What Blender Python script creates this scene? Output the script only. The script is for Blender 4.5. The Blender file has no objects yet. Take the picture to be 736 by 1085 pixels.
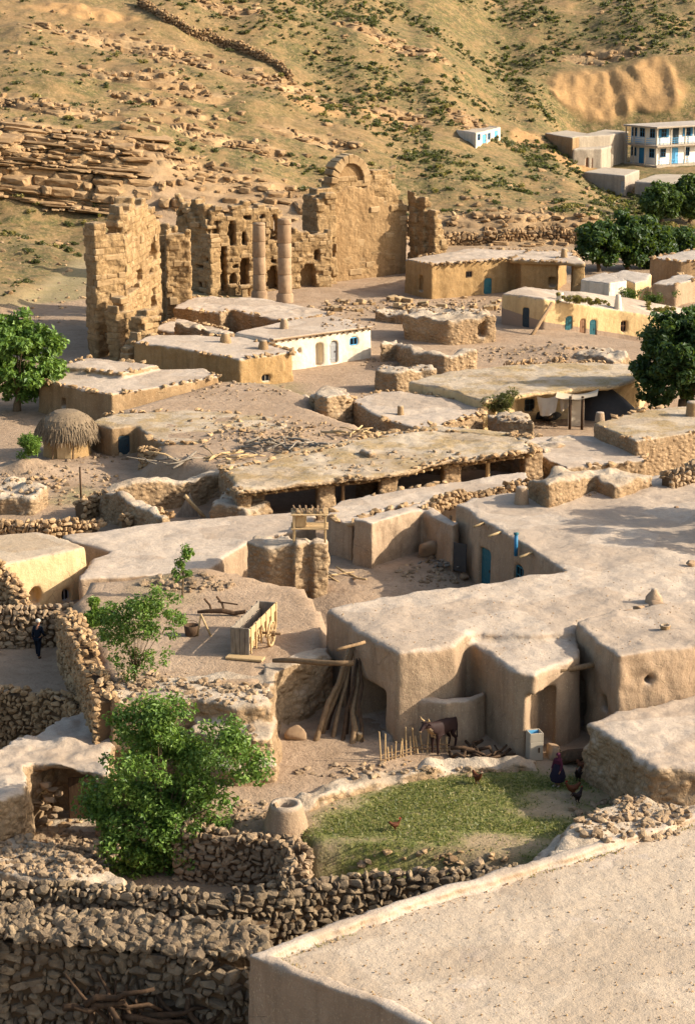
import bpy, bmesh, math, random
import numpy as np
from mathutils import Vector, Matrix
random.seed(7); rng = np.random.default_rng(7)
S = bpy.context.scene; COL = S.collection
rad = math.radians

# ------------------------------------------------------------------ camera
CAM = np.array([0.0, 0.0, 30.0]); PITCH = rad(14.5); FPX = 2200.0; PW, PH = 736.0, 1085.0
def ray(px, py):
    a = (px-PW/2)/FPX; b = -(py-PH/2)/FPX
    c, s = math.cos(PITCH), math.sin(PITCH)
    return np.array([a, c+b*s, -s+b*c])
def P(px, py, z=0.0):
    d = ray(px, py); t = (z-CAM[2])/d[2]
    return CAM+d*t
def hitwall(px, py, A, B):
    d = ray(px, py); n = np.array([-(B[1]-A[1]), B[0]-A[0], 0.0])
    t = np.dot(np.array([A[0], A[1], 0])-np.array([CAM[0], CAM[1], 0]), n)/np.dot(d, n)
    return CAM+d*t
def atY(px, py, Y):
    d = ray(px, py); return CAM+d*(Y/d[1])

# ------------------------------------------------------------------ numpy noise
def _h(ix, iy, iz, seed):
    n = (ix.astype(np.int64)*374761393 + iy.astype(np.int64)*668265263 + iz.astype(np.int64)*1274126177 + seed*974711) & 0xffffffff
    n = ((n ^ (n >> 13))*1103515245) & 0xffffffff
    n = ((n ^ (n >> 16))*2246822519) & 0xffffffff
    return ((n ^ (n >> 15)) & 0xffffff)/float(0xffffff)
def vn(p, seed=0):
    p = np.asarray(p, float); i = np.floor(p); f = p-i; f = f*f*(3-2*f)
    ix, iy, iz = i[:, 0], i[:, 1], i[:, 2]; r = 0
    for dx in (0, 1):
        wx = f[:, 0] if dx else 1-f[:, 0]
        for dy in (0, 1):
            wy = f[:, 1] if dy else 1-f[:, 1]
            for dz in (0, 1):
                wz = f[:, 2] if dz else 1-f[:, 2]
                r = r+wx*wy*wz*_h(ix+dx, iy+dy, iz+dz, seed)
    return r*2-1
def fbm(p, o=3, seed=0):
    p = np.asarray(p, float); r = 0; a = 1.0; t = 0
    for k in range(o):
        r = r+a*vn(p*(2.03**k)+k*17.3, seed+k); t += a; a *= .5
    return r/t
def v3(x, y, z=None):
    x = np.asarray(x, float).ravel(); y = np.asarray(y, float).ravel()
    return np.stack([x, y, np.zeros_like(x) if z is None else np.asarray(z, float).ravel()], 1)
def sstep(a, b, x):
    t = np.clip((x-a)/(b-a), 0, 1); return t*t*(3-2*t)

# ------------------------------------------------------------------ objects
def tag(o, label=None, cat=None, group=None, kind=None):
    if label: o['label'] = label
    if cat: o['category'] = cat
    if group: o['group'] = group
    if kind: o['kind'] = kind
    return o
def thing(name, label, cat, loc, group=None):
    o = bpy.data.objects.new(name, None); COL.objects.link(o)
    o.empty_display_size = .3; o.location = tuple(float(c) for c in loc)
    return tag(o, label, cat, group)
def rootloc(o):
    while o.parent: o = o.parent
    return np.array(o.location)
def mesh_np(name, V, Fs, smooth=True, attrs=None):
    """V (n,3); Fs list of (m,k) int arrays"""
    me = bpy.data.meshes.new(name); V = np.asarray(V, np.float32)
    Fs = [np.asarray(f, np.int32) for f in Fs if len(f)]
    me.vertices.add(len(V)); me.vertices.foreach_set('co', V.ravel())
    nl = sum(f.size for f in Fs); npoly = sum(len(f) for f in Fs)
    me.loops.add(nl); me.polygons.add(npoly)
    me.loops.foreach_set('vertex_index', np.concatenate([f.ravel() for f in Fs]))
    tot = np.concatenate([np.full(len(f), f.shape[1], np.int32) for f in Fs])
    st = np.concatenate([[0], np.cumsum(tot)[:-1]]).astype(np.int32)
    me.polygons.foreach_set('loop_start', st)
    me.polygons.foreach_set('use_smooth', np.full(npoly, bool(smooth)))
    me.update(calc_edges=True)
    if attrs:
        for k, a in attrs.items():
            at = me.attributes.new(k, 'FLOAT', 'POINT'); at.data.foreach_set('value', np.asarray(a, np.float32))
    return me
def obj(name, me, mat, parent=None, loc=None):
    o = bpy.data.objects.new(name, me); COL.objects.link(o)
    for m in (mat if isinstance(mat, (list, tuple)) else [mat]):
        me.materials.append(m)
    if parent: o.parent = parent
    if loc is not None: o.location = tuple(float(c) for c in loc)
    return o

_bm = bmesh.new(); bmesh.ops.create_cube(_bm, size=1.0)
bmesh.ops.bevel(_bm, geom=_bm.edges[:], offset=.1, segments=1, affect='EDGES')
_bm.verts.ensure_lookup_table()
CHV = np.array([v.co[:] for v in _bm.verts])
CHF = {}
for f in _bm.faces: CHF.setdefault(len(f.verts), []).append([v.index for v in f.verts])
_bm.free()
def ico(sub):
    b = bmesh.new(); bmesh.ops.create_icosphere(b, subdivisions=sub, radius=1.0)
    V = np.array([v.co[:] for v in b.verts]); F = np.array([[v.index for v in f.verts] for f in b.faces]); b.free()
    return V, F
ROCK = {}
for sub in (1, 2, 3):
    V, F = ico(sub); L = []
    for k in range(9):
        q = np.sign(V)*np.abs(V)**.6; q /= np.abs(q).max()
        # a few planar cuts give fieldstone facets
        r_ = np.random.default_rng(100+k)
        for c in range(11):
            n = r_.normal(size=3); n /= np.linalg.norm(n); d = .56+.34*r_.random()
            s = q@n; q = q-np.outer(np.clip(s-d, 0, None)*1.0, n)
        q = q*(1+.10*fbm(V*1.7+k*9.1, 2, k)[:, None])*np.array([1, .85+.3*r_.random(), .75+.4*r_.random()])
        L.append(q)
    ROCK[sub] = (L, F)
def Rz(a):
    c, s = math.cos(a), math.sin(a); return np.array([[c, -s, 0], [s, c, 0], [0, 0, 1.0]])
def Rx(a):
    c, s = math.cos(a), math.sin(a); return np.array([[1.0, 0, 0], [0, c, -s], [0, s, c]])
def Ry(a):
    c, s = math.cos(a), math.sin(a); return np.array([[c, 0, s], [0, 1.0, 0], [-s, 0, c]])

class MB:
    def __init__(s): s.V = []; s.F = {}; s.R = []; s.n = 0; s.raw = []
    def add(s, V, Fd, r=None):
        V = np.asarray(V, float); s.raw.append((V, Fd, r)); s.V.append(V); s.R.append(np.full(len(V), rng.random() if r is None else r))
        if not isinstance(Fd, dict): Fd = {np.asarray(Fd).shape[1]: Fd}
        for k, f in Fd.items(): s.F.setdefault(k, []).append(np.asarray(f)+s.n)
        s.n += len(V)
    def box(s, c, size, rz=0, b=.02, M=None, jit=0, r=None):
        size = np.asarray(size, float); b = min(b, size.min()*.3)
        q = np.where(np.abs(CHV) > .45, np.sign(CHV)*size/2, np.sign(CHV)*(size/2-b))
        if jit: q = q+vn(q*.9+rng.random(3)*99, 3)[:, None]*jit*np.sign(CHV)
        q = q@(Rz(rz) if M is None else M).T+np.asarray(c)
        s.add(q, CHF, r)
    def bar(s, p0, p1, w, h=None, b=.01, r=None):
        p0 = np.asarray(p0, float); p1 = np.asarray(p1, float); d = p1-p0; L = np.linalg.norm(d); d /= L
        up = np.array([0, 0, 1.0]) if abs(d[2]) < .9 else np.array([0, 1.0, 0])
        x = np.cross(up, d); x /= np.linalg.norm(x); y = np.cross(d, x)
        s.box((p0+p1)/2, (w, h or w, L), M=np.stack([x, y, d], 1), b=b, r=r)
    def tube(s, pts, rr, n=8, wob=0, r=None, cap=True):
        pts = np.asarray(pts, float); k = len(pts); rr = np.broadcast_to(np.asarray(rr, float), (k,))
        T = np.gradient(pts, axis=0); T /= np.linalg.norm(T, axis=1)[:, None]
        ref = np.array([0, 0, 1.0]) if abs(T[:, 2]).mean() < .85 else np.array([1.0, 0, 0])
        a = np.arange(n)*2*math.pi/n; V = []
        for i in range(k):
            x = np.cross(ref, T[i]); x = x if np.linalg.norm(x) > 1e-4 else np.cross(np.array([.3, 1.0, .2]), T[i]); x /= np.linalg.norm(x); y = np.cross(T[i], x)
            rad_ = rr[i]*(1+(wob*(rng.random(n)-.5) if wob else 0))
            V.append(pts[i]+np.outer(np.cos(a)*rad_, x)+np.outer(np.sin(a)*rad_, y))
        V = np.concatenate(V); F = []
        for i in range(k-1):
            for j in range(n):
                F.append([i*n+j, i*n+(j+1) % n, (i+1)*n+(j+1) % n, (i+1)*n+j])
        Fd = {4: F}
        if cap:
            V = np.concatenate([V, pts[:1], pts[-1:]]); Fd[3] = [[k*n, (j+1) % n, j] for j in range(n)]+[[k*n+1, (k-1)*n+j, (k-1)*n+(j+1) % n] for j in range(n)]
        s.add(V, Fd, r)
    def lathe(s, c, prof, n=20, r=None, wob=0, sx=1, sy=1):
        """prof: (radius, z) list, bottom to top"""
        a = np.arange(n)*2*math.pi/n; V = []
        for (q, z) in prof:
            w = 1+(wob*(rng.random(n)-.5) if wob else 0)
            V.append(np.stack([np.cos(a)*q*w*sx, np.sin(a)*q*w*sy, np.full(n, z)], 1))
        k = len(prof); V = np.concatenate(V)+np.asarray(c); F = []
        for i in range(k-1):
            for j in range(n): F.append([i*n+j, i*n+(j+1) % n, (i+1)*n+(j+1) % n, (i+1)*n+j])
        s.add(V, {4: F}, r)
    def rock(s, c, size, sub=2, r=None, flat=False, tilt=.35):
        L, F = ROCK[sub]; q = L[rng.integers(len(L))]*np.asarray(size, float)
        M = Rz(rng.random()*6.28 if not flat else flat)@Rx((rng.random()-.5)*tilt)@Ry((rng.random()-.5)*tilt)
        s.add(q@M.T+np.asarray(c), F, r)
    def build(s, name, mat, parent=None, smooth=False, origin=None):
        V = np.concatenate(s.V)
        if origin is None: origin = rootloc(parent) if parent else np.array([0, 0, 0.])
        me = mesh_np(name, V-origin, [np.concatenate(f) for f in s.F.values()], smooth, {'rnd': np.concatenate(s.R)})
        o = obj(name, me, mat, parent)
        if not parent: o.location = tuple(float(c) for c in origin)
        return o

# ------------------------------------------------------------------ materials
def lin(h):
    h = h.lstrip('#'); c = [int(h[i:i+2], 16)/255 for i in (0, 2, 4)]
    return tuple((x/12.92 if x <= .04045 else ((x+.055)/1.055)**2.4) for x in c)+(1.0,)
class NT:
    def __init__(s, name):
        s.m = bpy.data.materials.new(name); s.m.use_nodes = True; s.t = s.m.node_tree; s.t.nodes.clear()
        s.out = s.n('ShaderNodeOutputMaterial'); s.b = s.n('ShaderNodeBsdfPrincipled')
        s.l(s.b.outputs[0], s.out.inputs[0]); s.b.inputs['Roughness'].default_value = .95
        s.b.inputs['Specular IOR Level'].default_value = .2
        s.geo = s.n('ShaderNodeNewGeometry')
    def n(s, t): return s.t.nodes.new(t)
    def l(s, a, b): s.t.links.new(a, b)
    def val(s, inp, x):
        if hasattr(x, 'links') or isinstance(x, bpy.types.NodeSocket): s.l(x, inp)
        else: inp.default_value = x
    def noise(s, scale, detail=4, rough=.55, vec=None, st=None, dist=0):
        n = s.n('ShaderNodeTexNoise'); n.inputs['Scale'].default_value = scale; n.inputs['Detail'].default_value = detail
        n.inputs['Roughness'].default_value = rough; n.inputs['Distortion'].default_value = dist
        v = vec or s.geo.outputs['Position']
        if st:
            mp = s.n('ShaderNodeMapping'); mp.inputs['Scale'].default_value = st; s.l(v, mp.inputs[0]); v = mp.outputs[0]
        s.l(v, n.inputs['Vector']); return n.outputs['Fac']
    def vor(s, scale, feat='F1', st=None):
        n = s.n('ShaderNodeTexVoronoi'); n.inputs['Scale'].default_value = scale; n.feature = feat
        v = s.geo.outputs['Position']
        if st:
            mp = s.n('ShaderNodeMapping'); mp.inputs['Scale'].default_value = st; s.l(v, mp.inputs[0]); v = mp.outputs[0]
        s.l(v, n.inputs['Vector']); return n.outputs['Distance']
    def ramp(s, fac, stops):
        r = s.n('ShaderNodeValToRGB'); s.l(fac, r.inputs[0]); e = r.color_ramp.elements
        while len(e) < len(stops): e.new(.5)
        for i, (p, c) in enumerate(stops):
            e[i].position = p; e[i].color = (c, c, c, 1) if isinstance(c, (int, float)) else c
        return r.outputs[0]
    def mix(s, fac, a, b, mode='MIX'):
        n = s.n('ShaderNodeMix'); n.data_type = 'RGBA'; n.blend_type = mode
        s.val(n.inputs[0], fac); s.val(n.inputs[6], a); s.val(n.inputs[7], b); return n.outputs[2]
    def math(s, op, a, b=0.0, c=False):
        n = s.n('ShaderNodeMath'); n.operation = op; n.use_clamp = c; s.val(n.inputs[0], a); s.val(n.inputs[1], b); return n.outputs[0]
    def attr(s, name):
        n = s.n('ShaderNodeAttribute'); n.attribute_name = name; return n.outputs['Fac']
    def bump(s, h, strength, dist, prev=None):
        n = s.n('ShaderNodeBump'); n.inputs['Strength'].default_value = strength; n.inputs['Distance'].default_value = dist
        s.l(h, n.inputs['Height'])
        if prev: s.l(prev, n.inputs['Normal'])
        return n.outputs[0]
    def fin(s, col, nrm=None):
        s.val(s.b.inputs['Base Color'], col)
        if nrm: s.l(nrm, s.b.inputs['Normal'])
        return s.m
    def sepz(s, sock):
        n = s.n('ShaderNodeSeparateXYZ'); s.l(sock, n.inputs[0]); return n.outputs

def m_mud(name, wall, wall2, dust, dark=None, straw=.0, rubble=0.0, base=None, bumpd=.05):
    t = NT(name); a, b, d = lin(wall), lin(wall2), lin(dust)
    n1 = t.noise(.45, 5, .6); n2 = t.noise(3.2, 5, .65); n3 = t.noise(19, 3, .6)
    c = t.mix(t.ramp(n1, [(.35, 0), (.65, 1)]), a, b)
    c = t.mix(t.ramp(n2, [(.42, 0), (.75, .55)]), c, lin(dark) if dark else tuple(x*.62 for x in a[:3])+(1,))
    st = t.noise(1.0, 4, .6, st=(2.2, 2.2, .22))                       # rain streaks down the plaster
    c = t.mix(t.ramp(st, [(.46, 0), (.68, .65)]), c, tuple(x*.64 for x in b[:3])+(1,))
    z = t.sepz(t.geo.outputs['Normal'])[2]
    up = t.math('MULTIPLY', t.ramp(z, [(.35, 0), (.8, 1)]), t.ramp(t.noise(1.1, 5, .65), [(.25, .55), (.5, 1)]))
    dd = t.mix(t.ramp(t.noise(.33, 4, .6), [(.35, 0), (.7, .8)]), d, tuple(x*.78 for x in d[:3])+(1,))
    dd = t.mix(t.ramp(t.noise(1.6, 6, .72, dist=.6), [(.46, 0), (.66, .5)]), dd, tuple(x*.72 for x in d[:3])+(1,)); dd = t.mix(t.ramp(t.noise(6.5, 4, .7), [(.5, 0), (.75, .6)]), dd, tuple(x*.58 for x in d[:3])+(1,)); dd = t.mix(t.ramp(t.noise(24, 3, .7), [(.56, 0), (.72, .55)]), dd, tuple(x*.45 for x in d[:3])+(1,))
    if straw:
        sw = t.ramp(t.noise(.55, 4, .6), [(.5-straw*.25, 0), (.62-straw*.2, 1)])
        dd = t.mix(t.math('MULTIPLY', sw, t.ramp(t.noise(7, 4, .7), [(.3, .3), (.6, 1)])), dd, lin('#93794b'))
    c = t.mix(up, c, dd)
    c = t.mix(t.ramp(n3, [(.35, .0), (.8, .35)]), c, tuple(x*.55 for x in a[:3])+(1,))
    ck = t.n('ShaderNodeTexVoronoi'); ck.feature = 'DISTANCE_TO_EDGE'; ck.inputs['Scale'].default_value = .8
    t.l(t.mix(.3, t.geo.outputs['Position'], t.noise(1.4, 4, .7), 'ADD'), ck.inputs['Vector'])
    crk = t.math('MULTIPLY', t.ramp(ck.outputs['Distance'], [(.0, 1), (.012, 0)]), t.ramp(t.noise(.5, 3), [(.52, 0), (.6, 1)]))
    crk = t.math('MULTIPLY', crk, t.math('SUBTRACT', 1.0, t.ramp(z, [(.45, 0), (.8, .92)])))
    c = t.mix(t.math('MULTIPLY', crk, .55), c, tuple(x*.35 for x in a[:3])+(1,))
    fl = t.noise(30, 2, .5, st=(1, 1, .35)); c = t.mix(t.ramp(fl, [(.62, 0), (.7, .5)]), c, lin('#d2bd93'))
    pt = t.n('ShaderNodeTexVoronoi'); pt.inputs['Scale'].default_value = .33; t.l(t.mix(.5, t.geo.outputs['Position'], t.noise(.9, 4, .7), 'ADD'), pt.inputs['Vector'])
    c = t.mix(t.math('MULTIPLY', t.ramp(t.sepz(pt.outputs['Color'])[0], [(.55, 0), (.6, 1)]), .28), c, tuple(x*.72 for x in b[:3])+(1,))
    if base:
        pz = t.sepz(t.geo.outputs['Position'])[2]
        px = t.sepz(t.geo.outputs['Position'])[0]; pz = t.math('ADD', pz, t.math('MULTIPLY', t.noise(1.2, 3), .12))
        pz = t.math('SUBTRACT', pz, t.math('ADD', base[0], t.math('MULTIPLY', t.math('SUBTRACT', px, base[1]), base[2])))
        c = t.mix(t.ramp(t.math('ADD', pz, .5), [(.5, 1), (.53, 0)]), c, lin('#8d7863'))
    bn = t.bump(crk, .6, -.03); bn = t.bump(n3, .6, bumpd*.6, bn); bn = t.bump(n2, .7, bumpd*1.6, bn)
    if rubble:
        vo = t.vor(2.6, st=(1, 1, 1.5)); vs = t.ramp(vo, [(.1, 1), (.55, 0)])
        vs = t.math('MULTIPLY', vs, t.math('SUBTRACT', 1.0, t.ramp(z, [(.45, 0), (.85, .85)]))); bn = t.bump(vs, .9*rubble, .13, bn)
        ed = t.vor(2.6, 'DISTANCE_TO_EDGE', st=(1, 1, 1.5))
        side = t.math('SUBTRACT', 1.0, t.ramp(z, [(.5, 0), (.8, 1)]))
        c = t.mix(t.math('MULTIPLY', side, t.ramp(ed, [(.0, .75*rubble), (.12, 0)])), c, tuple(x*.45 for x in a[:3])+(1,))
    return t.fin(c, bn)
def m_stone(name, cols, grain=9.0, dirt='#6b543b', dust=None):
    t = NT(name); r = t.attr('rnd'); k = len(cols)
    c = t.ramp(r, [(i/(k-1), lin(x)) for i, x in enumerate(cols)])
    n = t.noise(grain, 5, .65); n2 = t.noise(1.3, 4, .6)
    c = t.mix(t.ramp(n, [(.38, 0), (.75, .6)]), c, lin(dirt))
    c = t.mix(t.ramp(n2, [(.4, 0), (.7, .45)]), c, tuple(x*1.25 for x in lin(cols[-1])[:3])+(1,))
    if dust:
        z = t.sepz(t.geo.outputs['Normal'])[2]
        c = t.mix(t.ramp(z, [(.5, 0), (.95, .8)]), c, lin(dust))
    bn = t.bump(n, .8, .04); bn = t.bump(t.noise(grain*.35, 4, .6), .7, .1, bn)
    return t.fin(c, bn)
def m_wood(name, a, b):
    t = NT(name); w = t.noise(9, 4, .6, st=(1, 1, .25)); r = t.attr('rnd')
    c = t.mix(t.ramp(w, [(.3, 0), (.7, 1)]), lin(a), lin(b)); c = t.mix(t.math('MULTIPLY', r, .4), c, tuple(x*.5 for x in lin(a)[:3])+(1,))
    t.b.inputs['Roughness'].default_value = .85
    return t.fin(c, t.bump(w, .6, .02))
def m_paint(name, a, worn='#8b7a66', amt=.35, rough=.6):
    t = NT(name); n = t.noise(5, 5, .7); c = t.mix(t.ramp(n, [(.5, 0), (.8, amt)]), lin(a), lin(worn))
    c = t.mix(t.ramp(t.noise(.8, 3), [(.35, 0), (.7, .25)]), c, tuple(x*.6 for x in lin(a)[:3])+(1,))
    t.b.inputs['Roughness'].default_value = rough
    return t.fin(c, t.bump(n, .3, .01))
def m_leaf(name, a, b, c2):
    t = NT(name); r = t.attr('rnd')
    c = t.ramp(r, [(0, lin(a)), (.5, lin(b)), (1, lin(c2))])
    t.b.inputs['Roughness'].default_value = .5; t.b.inputs['Specular IOR Level'].default_value = .3
    t.val(t.b.inputs['Base Color'], c)
    tr = t.n('ShaderNodeBsdfTranslucent'); t.l(t.mix(.5, c, lin('#8aa030')), tr.inputs[0])
    mx = t.n('ShaderNodeMixShader'); mx.inputs[0].default_value = .28
    t.l(t.b.outputs[0], mx.inputs[1]); t.l(tr.outputs[0], mx.inputs[2]); t.l(mx.outputs[0], t.out.inputs[0])
    return t.m
def m_ashlar(name):
    t = NT(name); v = t.n('ShaderNodeTexVoronoi'); mp = t.n('ShaderNodeMapping'); mp.inputs['Scale'].default_value = (.95, .95, 1.9)
    wob = t.mix(.12, t.geo.outputs['Position'], t.n('ShaderNodeTexNoise').outputs['Color'], 'ADD'); t.l(wob, mp.inputs[0]); t.l(mp.outputs[0], v.inputs['Vector']); v.inputs['Scale'].default_value = 1.0
    r = t.sepz(v.outputs['Color'])[0]
    c = t.ramp(r, [(0, lin('#7a6140')), (.35, lin('#8f734e')), (.7, lin('#9d815b')), (1, lin('#866a47'))])
    n1 = t.noise(.5, 5, .65); n2 = t.noise(2.6, 5, .7); n3 = t.noise(9, 4, .65)
    c = t.mix(t.ramp(n1, [(.4, 0), (.65, .6)]), c, lin('#a08258')); c = t.mix(t.ramp(n2, [(.46, 0), (.72, .75)]), c, lin('#604a2f'))
    c = t.mix(t.ramp(n3, [(.5, 0), (.8, .4)]), c, lin('#4c3a25'))
    z = t.sepz(t.geo.outputs['Normal'])[2]; c = t.mix(t.ramp(z, [(.55, 0), (.95, .6)]), c, lin('#a88d6a'))
    pz = t.sepz(t.geo.outputs['Position'])[2]; fr = t.math('FRACT', t.math('ADD', t.math('MULTIPLY', pz, 2.0), t.math('MULTIPLY', n1, .5)))
    jn = t.math('MULTIPLY', t.ramp(fr, [(.0, 1), (.07, 0), (.93, 0), (1, 1)]), t.ramp(t.noise(1.4, 3), [(.42, 0), (.55, 1)]))
    c = t.mix(t.math('MULTIPLY', jn, .55), c, lin('#4a3822'))
    bn = t.bump(n3, .7, .06); bn = t.bump(n2, .8, .18, bn); bn = t.bump(t.math('SUBTRACT', 1.0, jn), .6, .08, bn)
    return t.fin(c, bn)
M = {}
M['mud'] = m_mud('mud_plaster', '#a98f72', '#987e62', '#bba892')
M['mud2'] = m_mud('mud_plaster_brown', '#9b7f5c', '#8a6d4b', '#b8a48b')
M['mudrough'] = m_mud('rough_mud_and_rubble', '#a58a68', '#937655', '#bba88f', rubble=.8, bumpd=.09)
M['mudstraw'] = m_mud('mud_roof_with_dry_grass', '#a58c6c', '#957a58', '#b9a68c', straw=.2, bumpd=.07)
M['orange'] = m_mud('ochre_plaster', '#a78659', '#98784c', '#b9a58b')
M['cream'] = m_mud('cream_plaster', '#cdb083', '#c4a676', '#bfa486', dark='#a8895f')
M['cream2'] = m_mud('cream_plaster_grey_base', '#ceb07e', '#c6a673', '#bda283', dark='#a8895f', base=(.9, 17.0, -.23))
M['white'] = m_mud('whitewashed_plaster', '#dccfb8', '#d3c4a8', '#bda488', dark='#b3a083')
M['limewash'] = m_paint('limewash', '#d9d0c0', '#b5a894', .3, .9)
M['grey'] = m_mud('grey_render', '#aa9a84', '#a0917b', '#b2a28c')
M['roofgrey'] = m_mud('grey_flat_roof', '#a3937f', '#9c8d7a', '#b3a594')
M['stone'] = m_stone('field_stone', ['#66543f', '#846d53', '#9a8264', '#796753', '#a58c6c'])
M['stonegrey'] = m_stone('grey_field_stone', ['#4a3f32', '#685845', '#7f6c54', '#5b4e3d', '#907b5e'], 11, '#5b4c3c')
M['stonewarm'] = m_stone('warm_field_stone', ['#7d6243', '#9a7c57', '#a98a63', '#8b6e4b', '#b1936d'], 8)
M['ashlar'] = m_stone('weathered_ashlar', ['#755d3f', '#8c714d', '#9b805b', '#806645', '#a58a65'], 2.4, '#55422a', '#a8906d')
M['plaster'] = m_mud('ancient_plaster', '#9f8058', '#8e6f49', '#a58863', dark='#6d5335', rubble=.25)
M['masonry'] = m_ashlar('weathered_masonry')
M['sand'] = m_mud('roof_earth', '#b19a80', '#a48c70', '#b8a48b', straw=0)
M['column'] = m_stone('column_stone', ['#947a5c', '#a18668', '#8d7255'], 2.5, '#6b5440')
M['mortar'] = m_stone('dark_earth_core', ['#54412d', '#5d4933'], 5)
M['wood'] = m_wood('weathered_wood', '#6f573d', '#8f7453')
M['woodgrey'] = m_wood('grey_weathered_wood', '#6e6253', '#978a77')
M['wooddark'] = m_wood('dark_wood', '#3d2c1d', '#5b4530')
M['woodpale'] = m_wood('sun_bleached_wood', '#a98a5f', '#c2a578')
M['blue'] = m_paint('blue_paint', '#2d6c8e', '#6a7f86', .3)
M['teal'] = m_paint('teal_paint', '#27595f', '#6f7a70', .35)
M['skyblue'] = m_paint('light_blue_paint', '#5b9fc4', '#8a9ba2', .3)
M['darkdoor'] = m_paint('dark_door_paint', '#2f3c40', '#5d564c', .3)
M['browndoor'] = m_paint('brown_door_paint', '#7c5a40', '#96795c', .3)
M['greydoor'] = m_paint('grey_door_paint', '#8f8f8b', '#a39a8c', .3)
M['whitep'] = m_paint('white_paint', '#a89a84', '#a79a86', .3)
M['black'] = m_paint('black_glass', '#15171a', '#2a2826', .2, .2)
M['thatch'] = m_wood('thatch', '#6a5a46', '#8a765b')
M['straw'] = m_wood('dry_straw', '#8a6f3c', '#b29558')
M['cloth'] = m_paint('beige_cloth', '#b5a184', '#8f7d63', .3, .9)
M['clothw'] = m_paint('pale_cloth', '#c8bca6', '#9b8d77', .3, .9)
M['tarp'] = m_paint('dark_tarp', '#3d3a36', '#5a5248', .4, .7)
M['navy'] = m_paint('navy_cloth', '#0e151f', '#182029', .4, .9)
M['maroon'] = m_paint('maroon_cloth', '#4a1c2b', '#30141f', .4, .9)
M['darkcloth'] = m_paint('dark_cloth', '#1f1a26', '#37222e', .4, .9)
M['skin'] = m_paint('skin', '#8a5f45', '#7a523a', .2, .6)
M['hair'] = m_paint('dark_hair', '#17120f', '#2a2019', .2, .6)
M['cow'] = m_paint('brown_hide', '#2c1a15', '#1c110e', .5, .7)
M['cowpale'] = m_paint('pale_hide', '#a08462', '#8c6f4f', .3, .8)
M['hen'] = m_paint('brown_feathers', '#5a3118', '#2f1c12', .6, .7)
M['hendark'] = m_paint('dark_feathers', '#251a16', '#4a2a1a', .5, .7)
M['red'] = m_paint('red_comb', '#8c1f18', '#6e1a14', .2, .6)
M['leafA'] = m_leaf('walnut_leaves', '#374f1c', '#567228', '#8ba14c')
M['leafB'] = m_leaf('dark_tree_leaves', '#1d2f13', '#2e441c', '#4a5f2c')
M['leafC'] = m_leaf('young_tree_leaves', '#35521d', '#547128', '#7d8c3a')
M['leafD'] = m_leaf('far_tree_leaves', '#2a3c18', '#3e5122', '#5b6b30')
M['shrub'] = m_leaf('scrub_leaves', '#434227', '#565330', '#6f683f')
M['shrubdry'] = m_leaf('dry_scrub_leaves', '#6f6536', '#8a7a42', '#a08d50')
M['grass'] = m_leaf('yard_grass', '#434b22', '#676a33', '#968a52')
M['bark'] = m_wood('bark', '#54432f', '#7a6448')
M['rockhill'] = m_stone('hillside_rock', ['#6d5538', '#8a6d4a', '#9b7d58', '#7a5f40', '#a58863'], 2.0, '#4d3b27')
# ------------------------------------------------------------------ terrain
PROF = [  # x, [(Y, z)...]
 (-75, [(0, 0), (158, 0), (196, 3.2), (222, 4.6), (226, 5.4), (229, 9.6), (231.5, 13.4), (250, 17), (292, 28), (420, 66)]),
 (-42, [(0, 0), (158, 0), (196, 3.0), (223, 4.4), (226, 5.2), (229, 9.4), (231.5, 13.0), (250, 16.6), (292, 27), (420, 64)]),
 (-27, [(0, 0), (165, 0), (196, 1.6), (224, 3.0), (228, 4.5), (231.5, 8.6), (235, 12.0), (250, 14.6), (298, 26.5), (420, 62)]),
 (-13, [(0, 0), (205, .3), (224, 2.0), (231, 5.5), (238, 8.6), (252, 11.6), (300, 25), (420, 60)]),
 (0, [(0, 0), (212, .4), (226, 2.0), (233, 4.6), (242, 7.0), (262, 11.0), (305, 23.5), (420, 58)]),
 (10, [(0, 0), (222, .3), (231, 1.2), (235, 4.0), (245, 5.8), (266, 9.8), (310, 22), (420, 56)]),
 (25, [(0, 0), (226, .2), (233, 1.0), (237, 3.6), (250, 4.4), (282, 7.4), (306, 14.0), (345, 26), (420, 52)]),
 (35, [(0, 0), (226, .1), (234, .6), (239, 1.6), (254, 2.2), (268, 2.7), (277, 4.9), (301, 5.2), (305, 8.0), (315, 16), (345, 26), (420, 50)]),
 (47, [(0, 0), (228, .1), (250, 1.6), (268, 2.6), (277, 4.9), (302, 5.2), (306, 9.4), (317, 18.5), (345, 27), (420, 50)]),
 (75, [(0, 0), (228, .1), (250, 2.0), (275, 4.9), (300, 5.4), (312, 13), (345, 27), (420, 52)])]
def base_z(X, Y):
    zs = np.stack([np.interp(Y, [k[0] for k in pr], [k[1] for k in pr]) for _, pr in PROF])
    xs = np.array([p[0] for p in PROF], float)
    X = np.clip(X, xs[0], xs[-1]-1e-6); i = np.clip(np.searchsorted(xs, X, side='right')-1, 0, len(xs)-2)
    t = (X-xs[i])/(xs[i+1]-xs[i]); t = t*t*(3-2*t); a = np.arange(len(X))
    return zs[i, a]*(1-t)+zs[i+1, a]*t
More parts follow.
